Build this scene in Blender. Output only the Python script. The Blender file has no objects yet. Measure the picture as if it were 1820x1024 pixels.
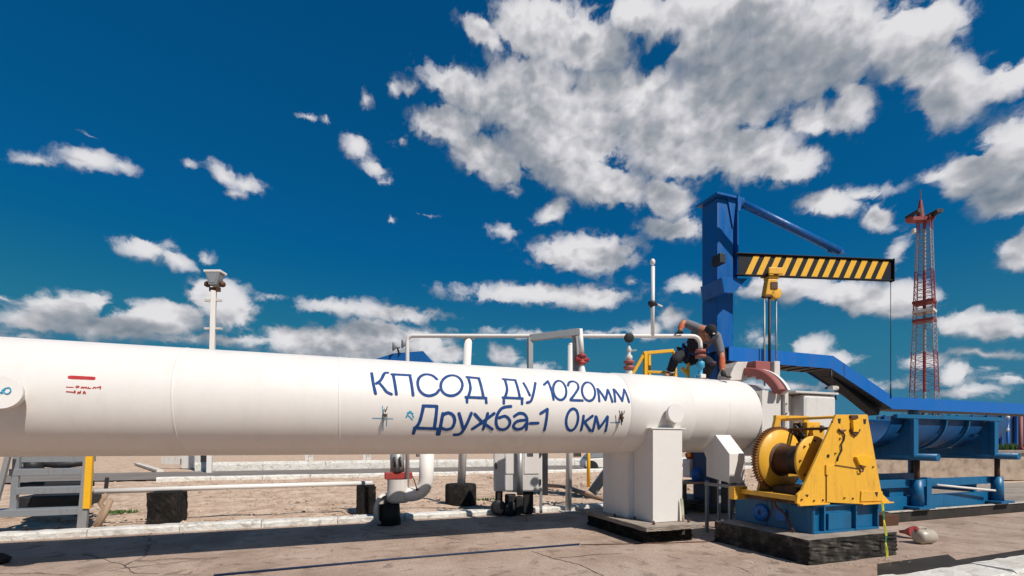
import bpy, bmesh, math, random
from mathutils import Vector, Matrix, Quaternion
random.seed(7)
R = math.radians
scene = bpy.context.scene
# ------------------------------------------------------------------ camera
EYE = 1.15; F = 820.0; V = Vector; CX = 910.0; HY = 791.0
YAW = R(19.7); SA, CA = math.sin(YAW), math.cos(YAW)
cam_d = bpy.data.cameras.new('camera'); cam = bpy.data.objects.new('camera', cam_d)
scene.collection.objects.link(cam); scene.camera = cam
cam.location = (0, 0, EYE); cam.rotation_euler = (R(90), 0, -YAW)
cam_d.sensor_width = 36; cam_d.lens = F/1820*36
cam_d.shift_y = (HY-512)/1820; cam_d.clip_start = 0.05; cam_d.clip_end = 6000
# ------------------------------------------------------------------ light
SUN = Vector((0.42, -1.0, 1.24)).normalized()
sd = bpy.data.lights.new('sun', 'SUN'); so = bpy.data.objects.new('sun', sd)
scene.collection.objects.link(so); sd.energy = 5.0; sd.angle = R(0.5); sd.color = (1, .94, .86)
so.rotation_euler = SUN.to_track_quat('Z', 'Y').to_euler(); so.location = (0, -10, 20)
scene.view_settings.view_transform = 'Standard'; scene.view_settings.look = 'None'
scene.view_settings.exposure = 0.0; scene.view_settings.gamma = 1
try: scene.view_settings.use_curve_mapping = False
except Exception: pass
# ------------------------------------------------------------------ world
def pix_dir(px, py):
    a, b = (px-CX)/F, (HY-py)/F
    return math.atan2(a, 1), math.atan2(b, math.hypot(a, 1))
BLOBS = [  # photo-measured cloud lobes: x, y, half width, half height, tilt
 (955,50,95,75,0),(1110,185,150,90,0),(1060,90,70,60,0),(1450,120,120,80,0),(860,60,48,32,20),(1010,70,85,70,0),(830,165,85,45,15),(800,220,75,40,0),(865,280,90,48,20),(940,170,110,90,0),
 (1000,250,140,85,0),(1060,325,120,48,10),(1130,30,60,50,0),(1185,352,55,38,20),(1240,50,120,90,0),(1300,150,130,110,0),(1210,250,150,90,0),
 (1330,270,110,60,0),(1400,290,70,40,0),(1400,100,120,110,0),(1350,20,130,60,0),(1480,50,120,75,0),(1500,190,70,55,0),(1600,70,110,65,0),
 (1670,40,62,55,0),(1690,165,85,65,20),(1640,120,90,50,0),(1770,150,60,38,0),(1815,130,40,30,0),(1440,215,50,30,0),
 (1800,270,95,70,0),(1725,315,80,48,15),(1790,350,90,40,0),(1672,312,42,18,0),(1812,445,55,36,20),
 (1478,360,70,27,0),(1530,345,70,15,-5),(1562,388,44,24,20),(1600,450,22,36,0),(1395,512,110,27,0),(1520,528,110,33,10),(1600,535,70,38,0),
 (1700,578,60,24,0),(1760,580,80,30,0),(1440,618,46,26,0),(1490,640,45,20,0),(1352,606,34,14,0),(1640,640,50,20,0),(1700,665,36,30,0),
 (1757,655,20,10,0),(1800,675,60,14,0),(1720,695,70,16,0),(1040,452,112,40,0),(982,375,36,26,-30),(897,412,34,14,10),(910,342,14,8,0),
 (1195,405,66,26,0),(1228,508,48,20,0),(1130,502,22,10,0),(945,522,180,22,0),(1050,530,80,26,0),(1190,565,30,30,0),(1150,590,40,20,0),
 (635,258,30,32,30),(668,300,26,22,30),(682,322,16,9,0),(697,158,19,18,0),(728,160,24,13,0),(714,248,17,16,0),(580,216,12,12,0),
 (545,212,24,5,0),(650,175,10,14,30),(695,390,11,7,0),(752,380,20,4,0),(60,284,62,12,8),(165,288,62,22,10),(215,302,28,13,0),
 (340,291,11,9,0),(400,312,36,17,30),(436,328,34,17,10),(420,345,26,10,0),(262,440,70,22,8),(318,462,44,18,20),(367,458,14,12,0),
 (8,530,34,10,0),(110,550,100,30,0),(172,540,34,24,0),(60,568,70,24,0),(290,562,110,28,0),(385,528,62,44,0),(412,552,52,46,0),
 (230,580,200,26,0),(300,606,70,9,0),(490,530,50,9,0),(600,545,95,18,5),(690,556,120,20,5),(518,602,58,28,0),(575,606,62,30,0),
 (655,592,82,34,0),(742,612,66,32,0),(790,632,44,22,0),(898,632,34,22,0),(950,655,50,14,0),(640,620,180,30,0),
 (420,604,420,12,0),(1350,688,420,12,0),(1000,592,260,8,0),(1745,628,110,9,0),(60,600,160,8,0),(880,625,18,16,0),(160,242,20,5,20)]
HOLES = [(1165,98,40,22,-25),(1058,-6,36,22,0),(1585,185,24,38,0),(1475,172,12,14,0)]
w = bpy.data.worlds.new('World'); scene.world = w; w.use_nodes = True
nt = w.node_tree; nt.nodes.clear()
def N(tree, typ, **kw):
    n = tree.nodes.new(typ)
    for k, v in kw.items(): setattr(n, k, v)
    return n
def mth(tree, op, a, b=None, c=None, clamp=False):
    n = tree.nodes.new('ShaderNodeMath'); n.operation = op; n.use_clamp = clamp
    for i, v in enumerate((a, b, c)):
        if v is None: continue
        if isinstance(v, (int, float)): n.inputs[i].default_value = v
        else: tree.links.new(v, n.inputs[i])
    return n.outputs[0]
def smooth01(tree, val, lo, hi, to=(0, 1)):
    n = tree.nodes.new('ShaderNodeMapRange'); n.interpolation_type = 'SMOOTHSTEP'
    tree.links.new(val, n.inputs[0]); n.inputs[1].default_value = lo; n.inputs[2].default_value = hi
    n.inputs[3].default_value = to[0]; n.inputs[4].default_value = to[1]
    return n.outputs[0]
cg = bpy.data.node_groups.new('cloud_density', 'ShaderNodeTree')
cg.interface.new_socket('Vector', in_out='INPUT', socket_type='NodeSocketVector')
cg.interface.new_socket('Density', in_out='OUTPUT', socket_type='NodeSocketFloat')
cg.interface.new_socket('Lobe', in_out='OUTPUT', socket_type='NodeSocketFloat')
cg.interface.new_socket('Soft', in_out='OUTPUT', socket_type='NodeSocketFloat')
gi = cg.nodes.new('NodeGroupInput'); go = cg.nodes.new('NodeGroupOutput')
def noise(tree, vec, scale, detail, rough, **kw):
    n = tree.nodes.new('ShaderNodeTexNoise')
    if tree in (cg, nt): n.noise_dimensions = '2D'
    n.inputs['Scale'].default_value = scale
    n.inputs['Detail'].default_value = detail; n.inputs['Roughness'].default_value = rough
    if vec is not None: tree.links.new(vec, n.inputs['Vector'])
    for k, v in kw.items(): n.inputs[k].default_value = v
    return n
def warp(tree, vec, scale, amt, detail=3):
    n = noise(tree, vec, scale, detail, .55)
    s = tree.nodes.new('ShaderNodeVectorMath'); s.operation = 'SUBTRACT'; s.inputs[1].default_value = (.5, .5, .5)
    tree.links.new(n.outputs['Color'], s.inputs[0])
    m = tree.nodes.new('ShaderNodeVectorMath'); m.operation = 'MULTIPLY_ADD'; m.inputs[1].default_value = (amt, amt, 0)
    tree.links.new(s.outputs[0], m.inputs[0]); tree.links.new(vec, m.inputs[2])
    return m.outputs[0]
v0 = gi.outputs[0]
v1 = warp(cg, v0, 14, .024, 3); vw = v1
v1 = warp(cg, v1, 55, .014, 6)
def field(blobs):
    acc = None; vin = v1
    for bi, (x, y, rx, ry, tilt) in enumerate(blobs):
        if bi and bi % 8 == 0:        # keep the shader stack small: later lobes wait for earlier ones
            q = cg.nodes.new('ShaderNodeVectorMath'); q.operation = 'MULTIPLY_ADD'; q.inputs[1].default_value = (0, 0, 1e-6)
            cg.links.new(acc, q.inputs[0]); cg.links.new(v1, q.inputs[2]); vin = q.outputs[0]
        c = pix_dir(x, y); a0 = pix_dir(x-rx, y); a1 = pix_dir(x+rx, y); e0 = pix_dir(x, y+ry); e1 = pix_dir(x, y-ry)
        m = cg.nodes.new('ShaderNodeMapping'); m.vector_type = 'TEXTURE'
        m.inputs['Location'].default_value = (c[0], c[1], 0)
        m.inputs['Rotation'].default_value = (0, 0, math.atan2(a1[1]-a0[1], a1[0]-a0[0])-R(tilt))     # level in the picture of the sky
        m.inputs['Scale'].default_value = ((a1[0]-a0[0])/2*1.08, (e1[1]-e0[1])/2*1.08, 1000)
        cg.links.new(vin, m.inputs[0])
        l = cg.nodes.new('ShaderNodeVectorMath'); l.operation = 'LENGTH'; cg.links.new(m.outputs[0], l.inputs[0])
        k = min(1.2, max(.40, min(rx, ry*1.6)/42))
        dl = mth(cg, 'MULTIPLY_ADD', l.outputs['Value'], k, 1-k-.03*(k < .8))
        acc = dl if acc is None else mth(cg, 'SMOOTH_MIN', acc, dl, .22)
    return acc
lobe = mth(cg, 'SUBTRACT', 1.0, field(BLOBS))
hole = mth(cg, 'SUBTRACT', field(HOLES), .72)
lobe = mth(cg, 'SMOOTH_MIN', lobe, hole, .15)
def stretch(tree, vec):
    q = tree.nodes.new('ShaderNodeVectorMath'); q.operation = 'MULTIPLY'; q.inputs[1].default_value = (1, 1.55, 1); tree.links.new(vec, q.inputs[0]); return q.outputs[0]
v1s = stretch(cg, v1); vws = stretch(cg, vw)
n1 = noise(cg, v1s, 16, 10, .68).outputs['Fac']
vo = cg.nodes.new('ShaderNodeTexVoronoi'); vo.feature = 'F1'; vo.voronoi_dimensions = '2D'; vo.inputs['Scale'].default_value = 26
vo.inputs['Detail'].default_value = 1.0; vo.inputs['Roughness'].default_value = .6
cg.links.new(vws, vo.inputs['Vector'])
puff = mth(cg, 'SUBTRACT', .45, vo.outputs['Distance'])
d = mth(cg, 'MULTIPLY_ADD', mth(cg, 'SUBTRACT', n1, .5), 1.95, mth(cg, 'MULTIPLY', mth(cg, 'MINIMUM', lobe, .60), 1.15))
d = mth(cg, 'MULTIPLY_ADD', puff, .34, d)
d = mth(cg, 'ADD', d, smooth01(cg, lobe, .30, .85, (0, .40)))
n2 = noise(cg, vws, 6.5, 5, .56).outputs['Fac']
soft = mth(cg, 'MULTIPLY_ADD', mth(cg, 'SUBTRACT', n2, .5), 1.5, mth(cg, 'MULTIPLY', mth(cg, 'MINIMUM', lobe, .5), .7))
soft = mth(cg, 'MULTIPLY_ADD', puff, .22, soft)
cg.links.new(soft, go.inputs[2])
cg.links.new(d, go.inputs[0]); cg.links.new(lobe, go.inputs[1])
tc = N(nt, 'ShaderNodeTexCoord'); sx = N(nt, 'ShaderNodeSeparateXYZ'); nt.links.new(tc.outputs['Generated'], sx.inputs[0])
xa = mth(nt, 'SUBTRACT', mth(nt, 'MULTIPLY', sx.outputs[0], CA), mth(nt, 'MULTIPLY', sx.outputs[1], SA))
ya = mth(nt, 'ADD', mth(nt, 'MULTIPLY', sx.outputs[0], SA), mth(nt, 'MULTIPLY', sx.outputs[1], CA))
az = mth(nt, 'ARCTAN2', xa, ya); el = mth(nt, 'ARCSINE', sx.outputs[2])
cb = N(nt, 'ShaderNodeCombineXYZ'); nt.links.new(az, cb.inputs[0]); nt.links.new(el, cb.inputs[1])
def cloud(off):
    a = N(nt, 'ShaderNodeVectorMath', operation='ADD'); a.inputs[1].default_value = (off[0], off[1], 0)
    nt.links.new(cb.outputs[0], a.inputs[0])
    g = N(nt, 'ShaderNodeGroup'); g.node_tree = cg; nt.links.new(a.outputs[0], g.inputs[0])
    return g
c0 = cloud((0, 0)); c1 = cloud((.018, .036))
alpha = smooth01(nt, c0.outputs[0], -.10, .42)
alpha = mth(nt, 'MULTIPLY', alpha, smooth01(nt, c0.outputs[1], -.15, .66, (.18, 1)))
diff = mth(nt, 'SUBTRACT', c0.outputs[2], c1.outputs[2])
thick = smooth01(nt, c0.outputs[1], .05, .75)
lit = mth(nt, 'MULTIPLY_ADD', diff, .90, .78)
lit = mth(nt, 'SUBTRACT', lit, smooth01(nt, c0.outputs[1], .0, .50, (.34, 0)))
lit = mth(nt, 'MULTIPLY_ADD', mth(nt, 'SUBTRACT', c0.outputs[0], c1.outputs[0]), .07, lit)
n3 = noise(nt, cb.outputs[0], 5.0, 3, .5).outputs['Fac']
lit = mth(nt, 'SUBTRACT', lit, mth(nt, 'MULTIPLY', thick, smooth01(nt, n3, .30, .66, (.10, .50))), clamp=True)
cr = N(nt, 'ShaderNodeValToRGB'); nt.links.new(lit, cr.inputs[0])
cr.color_ramp.elements[0].color = (.20, .25, .31, 1); cr.color_ramp.elements[1].color = (.83, .82, .84, 1)
e = cr.color_ramp.elements.new(.45); e.color = (.40, .42, .46, 1)
e = cr.color_ramp.elements.new(.7); e.color = (.60, .60, .635, 1)
sky = N(nt, 'ShaderNodeTexSky', sky_type='NISHITA'); sky.sun_disc = False
sky.sun_elevation = math.asin(SUN.z); sky.sun_rotation = math.atan2(SUN.x, SUN.y)
sky.air_density = 1.0; sky.dust_density = .3; sky.ozone_density = 3.0; sky.altitude = 300
tint = N(nt, 'ShaderNodeMix', data_type='RGBA', blend_type='MULTIPLY'); tint.inputs[0].default_value = 1
hs = N(nt, 'ShaderNodeHueSaturation'); hs.inputs['Saturation'].default_value = 1.25
nt.links.new(sky.outputs[0], hs.inputs['Color']); nt.links.new(hs.outputs[0], tint.inputs[6]); tint.inputs[7].default_value = (.012, .80, .86, 1)
bg1 = N(nt, 'ShaderNodeBackground'); gm = N(nt, 'ShaderNodeGamma'); gm.inputs[1].default_value = .68; nt.links.new(tint.outputs[2], gm.inputs[0]); 
tint2 = N(nt, 'ShaderNodeMix', data_type='RGBA', blend_type='MULTIPLY'); tint2.inputs[0].default_value = 1; tint2.inputs[7].default_value = (.50, .92, 1.36, 1)
nt.links.new(gm.outputs[0], tint2.inputs[6]); 
mn = N(nt, 'ShaderNodeVectorMath', operation='MINIMUM'); mn.inputs[1].default_value = (.6, 1.75, 3.1)
nt.links.new(tint2.outputs[2], mn.inputs[0]); 
hz_f = smooth01(nt, el, -.02, .38, (.42, 0))
hzm = N(nt, 'ShaderNodeMix', data_type='RGBA'); nt.links.new(hz_f, hzm.inputs[0]); nt.links.new(mn.outputs[0], hzm.inputs[6]); hzm.inputs[7].default_value = (1.1, 2.5, 3.7, 1)
nt.links.new(hzm.outputs[2], bg1.inputs[0]); bg1.inputs[1].default_value = .09
bg2 = N(nt, 'ShaderNodeBackground'); nt.links.new(cr.outputs[0], bg2.inputs[0]); bg2.inputs[1].default_value = .92
mx = N(nt, 'ShaderNodeMixShader'); nt.links.new(mth(nt, 'MULTIPLY', alpha, .985), mx.inputs[0])
nt.links.new(bg1.outputs[0], mx.inputs[1]); nt.links.new(bg2.outputs[0], mx.inputs[2])
wo = N(nt, 'ShaderNodeOutputWorld'); nt.links.new(mx.outputs[0], wo.inputs[0])
w.cycles.sampling_method = 'MANUAL'; w.cycles.sample_map_resolution = 512

# ------------------------------------------------------------------ measuring helpers (photo pixel -> metres on a known plane)
def pv(px, py, v):      # point on the vertical plane y = v
    t = (px-CX)/F; u = v*(SA+t*CA)/(CA-t*SA); Y = SA*u+CA*v
    return Vector((u, v, EYE+(HY-py)*Y/F))
def pg(px, py, z=0):    # point on the level z
    Y = F*(EYE-z)/(py-HY); X = (px-CX)/F*Y
    return Vector((CA*X+SA*Y, -SA*X+CA*Y, z))
def pY(px, py, Y):      # point at depth Y
    X = (px-CX)/F*Y
    return Vector((CA*X+SA*Y, -SA*X+CA*Y, EYE+(HY-py)*Y/F))
def U(px, v): return pv(px, HY, v).x
rv = V((CA, -SA, 0)); fv = V((SA, CA, 0))
# ------------------------------------------------------------------ materials
MATS = {}
def new_mat(name):
    m = bpy.data.materials.new(name); m.use_nodes = True
    t = m.node_tree; t.nodes.clear()
    o = t.nodes.new('ShaderNodeOutputMaterial'); b = t.nodes.new('ShaderNodeBsdfPrincipled')
    t.links.new(b.outputs[0], o.inputs[0]); MATS[name] = m
    return m, t, b
def ramp(t, fac, stops):
    r = t.nodes.new('ShaderNodeValToRGB'); t.links.new(fac, r.inputs[0])
    els = r.color_ramp.elements
    els[0].position, els[0].color = stops[0][0], (*stops[0][1], 1)
    els[1].position, els[1].color = stops[-1][0], (*stops[-1][1], 1)
    for p, c in stops[1:-1]: els.new(p).color = (*c, 1)
    return r.outputs[0]
def mixc(t, fac, a, b, mode='MIX'):
    n = t.nodes.new('ShaderNodeMix'); n.data_type = 'RGBA'; n.blend_type = mode
    for i, v in ((0, fac), (6, a), (7, b)):
        if isinstance(v, (int, float)): n.inputs[i].default_value = v
        elif isinstance(v, tuple): n.inputs[i].default_value = (*v, 1) if len(v) == 3 else v
        else: t.links.new(v, n.inputs[i])
    return n.outputs[2]
def bump(t, b, h, strength, dist):
    n = t.nodes.new('ShaderNodeBump'); n.inputs['Strength'].default_value = strength; n.inputs['Distance'].default_value = dist
    t.links.new(h, n.inputs['Height']); t.links.new(n.outputs[0], b.inputs['Normal'])
def coords(t, scale=(1, 1, 1)):
    c = t.nodes.new('ShaderNodeTexCoord'); m = t.nodes.new('ShaderNodeMapping'); m.inputs['Scale'].default_value = scale
    g = t.nodes.new('ShaderNodeNewGeometry'); t.links.new(g.outputs['Position'], m.inputs[0])
    return m.outputs[0]
def paint(name, col, rough=.45, dirt=(.12, .09, .07), amount=.35, scale=5, bumpy=.15, metal=0, chip=None, streak=True, mottle=.22):
    m, t, b = new_mat(name)
    v = coords(t); vs = coords(t, (1, 1, .18)) if streak else v
    n1 = noise(t, vs, scale*2, 6, .65).outputs['Fac']; n2 = noise(t, v, scale*9, 5, .6).outputs['Fac']
    f = mth(t, 'MULTIPLY', smooth01(t, n1, .48, .78), amount)
    c = mixc(t, f, col, dirt)
    c = mixc(t, mth(t, 'MULTIPLY', smooth01(t, n2, .35, .75), mottle), c, tuple(x*.55 for x in col))
    if chip:
        n3 = noise(t, v, scale*5, 8, .7).outputs['Fac']
        c = mixc(t, smooth01(t, n3, chip[1], chip[1]+.04), c, chip[0])
    t.links.new(c, b.inputs['Base Color']); b.inputs['Metallic'].default_value = metal
    t.links.new(smooth01(t, n1, .3, .8, (rough-.08, min(1, rough+.2))), b.inputs['Roughness'])
    if bumpy: bump(t, b, n2, bumpy, .004)
    return m
RUST = (.16, .05, .02)
paint('white_paint', (.73, .692, .658), .45, (.42, .34, .27), .20, 1.6, mottle=.07, bumpy=.05)
paint('white_dirty', (.62, .58, .54), .6, (.25, .2, .16), .6, 6, .3)
paint('white_cabinet', (.67, .64, .61), .45, (.3, .28, .27), .3, 4)
paint('blue_paint', (.003, .10, .35), .38, (.01, .03, .07), .5, 5, .2, chip=((.03, .03, .04), .70))
paint('blue_canopy', (.004, .13, .47), .45, (.01, .05, .16), .35, 4, .12)
paint('teal_paint', (.002, .115, .26), .42, (.01, .04, .07), .6, 6, .25, chip=((.05, .035, .025), .68))
paint('teal_deep', (.002, .075, .23), .5, (.01, .03, .05), .5, 5, .25)
paint('yellow_paint', (.80, .42, .035), .45, (.30, .13, .03), .45, 6, .2, chip=((.10, .04, .02), .66))
paint('yellow_plain', (.84, .44, .015), .5, (.3, .15, .03), .35, 6, .1)
paint('brown_steel', (.085, .032, .012), .6, (.02, .012, .01), .6, 9, .4)
paint('gear_rust', (.24, .095, .02), .6, (.05, .02, .01), .6, 12, .4)
paint('hose_navy', (.005, .022, .07), .6, (.02, .03, .05), .4, 9, .2)
paint('dark_steel', (.016, .016, .018), .55, (.05, .04, .03), .3, 8, .3)
paint('grey_steel', (.30, .31, .33), .45, (.12, .10, .09), .45, 8, .15, metal=.35)
paint('galvanised', (.36, .36, .36), .42, (.14, .10, .08), .5, 7, .2, metal=.4)
paint('red_paint', (.33, .035, .03), .5, (.12, .04, .03), .5, 7, .2)
paint('faded_red', (.30, .085, .075), .6, (.22, .12, .10), .5, 8, .25)
paint('tower_red', (.22, .03, .03), .6, (.1, .03, .03), .4, 1, 0)
paint('orange_paint', (.62, .12, .02), .5, (.2, .06, .03), .3, 8, .1)
paint('ink_blue', (.0, .045, .20), .75, (.0, .10, .32), .4, 9, 0, streak=False)
paint('ink_red', (.45, .02, .02), .5, (.5, .1, .08), .3, 9, 0, streak=False)
paint('ink_light_blue', (.03, .30, .50), .5, (.3, .4, .5), .3, 9, 0)
paint('black_rubber', (.012, .012, .013), .7, (.04, .035, .03), .4, 12, .5)
paint('cloth_grey', (.15, .155, .19), .9, (.12, .12, .14), .5, 12, .6)
paint('cloth_navy', (.010, .011, .02), .9, (.03, .03, .04), .5, 12, .6)
paint('cloth_plum', (.07, .04, .06), .9, (.03, .02, .03), .5, 12, .6)
paint('harness', (.02, .05, .16), .8, (.02, .02, .03), .4, 12, .3)
paint('skin', (.42, .17, .09), .55, (.30, .10, .05), .3, 14, .1)
paint('orange_sleeve', (.42, .095, .035), .8, (.3, .07, .03), .4, 14, .4)
paint('bag_blue', (.01, .12, .45), .6, (.01, .05, .2), .4, 9, .6)
paint('plastic_white', (.44, .38, .31), .35, (.55, .48, .33), .4, 6, .1)
paint('timber', (.36, .24, .16), .75, (.15, .09, .06), .5, 8, .4)
paint('fence_blue', (.012, .05, .14), .6, (.02, .03, .05), .4, 3, .2)
def ground_mat(name, cols, scale, rough, bs, crack=None, stain=None, gd=.55, pits=None):
    m, t, b = new_mat(name); v = coords(t)
    a = noise(t, v, scale, 10, .65).outputs['Fac']; g = noise(t, v, scale*30, 6, .7).outputs['Fac']
    L = noise(t, v, scale*.35, 5, .6, Distortion=1.2).outputs['Fac']
    c = ramp(t, a, [(.3, cols[0]), (.5, cols[1]), (.72, cols[2])])
    c = mixc(t, mth(t, 'MULTIPLY', smooth01(t, g, .35, .7), gd), c, tuple(x*.55 for x in cols[1]))
    if stain: c = mixc(t, mth(t, 'MULTIPLY', smooth01(t, L, .52, .70), stain[1]), c, stain[0])
    h = g
    if pits:
        pn = noise(t, v, pits, 6, .62, Distortion=.6).outputs['Fac']; pk = smooth01(t, pn, .33, .47, (1, 0))
        c = mixc(t, mth(t, 'MULTIPLY', pk, .62), c, tuple(x*.5 for x in cols[0])); c = mixc(t, smooth01(t, pn, .58, .72, (0, .5)), c, cols[2])
        h = mth(t, 'ADD', mth(t, 'MULTIPLY', g, .5), mth(t, 'MULTIPLY', pn, 2.0))
    if crack:
        vv = warp3(t, v, 2.2, .35)
        vo = t.nodes.new('ShaderNodeTexVoronoi'); vo.feature = 'DISTANCE_TO_EDGE'; vo.inputs['Scale'].default_value = crack
        t.links.new(vv, vo.inputs['Vector'])
        k = smooth01(t, vo.outputs['Distance'], .0008, .004, (1, 0))
        k = mth(t, 'MULTIPLY', k, smooth01(t, L, .42, .55))
        c = mixc(t, mth(t, 'MULTIPLY', k, .6), c, (.08, .06, .05)); h = mth(t, 'SUBTRACT', g, mth(t, 'MULTIPLY', k, 1.5))
    t.links.new(c, b.inputs['Base Color']); b.inputs['Roughness'].default_value = rough
    b.inputs['Specular IOR Level'].default_value = .25
    bump(t, b, h, bs, .02)
    return m
def warp3(t, vec, scale, amt):
    n = noise(t, vec, scale, 4, .6)
    m = t.nodes.new('ShaderNodeVectorMath'); m.operation = 'MULTIPLY_ADD'; m.inputs[1].default_value = (amt, amt, 0)
    t.links.new(n.outputs['Color'], m.inputs[0]); t.links.new(vec, m.inputs[2]); return m.outputs[0]
ground_mat('sand', [(.34, .215, .14), (.62, .445, .325), (.76, .60, .46)], 2.0, .95, 1.0, gd=.5, pits=8)
ground_mat('pad', [(.30, .21, .155), (.45, .33, .26), (.56, .44, .36)], 1.3, .9, .8, pits=5, crack=.28, stain=((.19, .145, .115), .6))
ground_mat('path_grey', [(.16, .14, .125), (.22, .19, .17), (.28, .24, .21)], .8, .9, .3)
ground_mat('concrete', [(.20, .165, .135), (.36, .30, .25), (.46, .40, .34)], 2.5, .9, .6)
ground_mat('tar_concrete', [(.005, .005, .005), (.014, .012, .010), (.08, .06, .048)], 7, .8, 1.0)
ground_mat('whitewash', [(.40, .31, .23), (.74, .68, .61), (.82, .78, .73)], 6, .85, 1.0, gd=.2)
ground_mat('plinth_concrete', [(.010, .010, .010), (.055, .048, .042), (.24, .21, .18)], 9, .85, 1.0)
ground_mat('kerb_white', [(.60, .54, .46), (.74, .71, .66), (.82, .80, .76)], 5, .85, .9, gd=.35, pits=7)
ground_mat('stone', [(.30, .22, .16), (.56, .44, .34), (.72, .60, .48)], 4, .9, .6)
ground_mat('gutter_mud', [(.020, .017, .015), (.04, .034, .03), (.075, .06, .05)], 3, .7, .5)
m, t, b = new_mat('black_yellow_stripe')
b.inputs['Base Color'].default_value = (.010, .012, .018, 1); b.inputs['Roughness'].default_value = .6; b.inputs['Specular IOR Level'].default_value = .2
m, t, b = new_mat('leaf_green'); v = coords(t)
t.links.new(ramp(t, noise(t, v, 14, 4, .6).outputs['Fac'], [(.3, (.02, .06, .01)), (.7, (.10, .19, .03))]), b.inputs['Base Color'])
b.inputs['Roughness'].default_value = .7
m, t, b = new_mat('glass_lens'); b.inputs['Base Color'].default_value = (.25, .27, .28, 1); b.inputs['Roughness'].default_value = .1
m, t, b = new_mat('tower_paint')      # bands of red and white up the mast (real paint)
g = t.nodes.new('ShaderNodeNewGeometry'); s = t.nodes.new('ShaderNodeSeparateXYZ'); t.links.new(g.outputs['Position'], s.inputs[0])
k = mth(t, 'FLOORED_MODULO', mth(t, 'SUBTRACT', s.outputs[2], 4.6), 22.8)
t.links.new(mixc(t, mth(t, 'GREATER_THAN', k, 11.4), (.27, .28, .31), (.25, .045, .045)), b.inputs['Base Color']); b.inputs['Roughness'].default_value = .6

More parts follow.
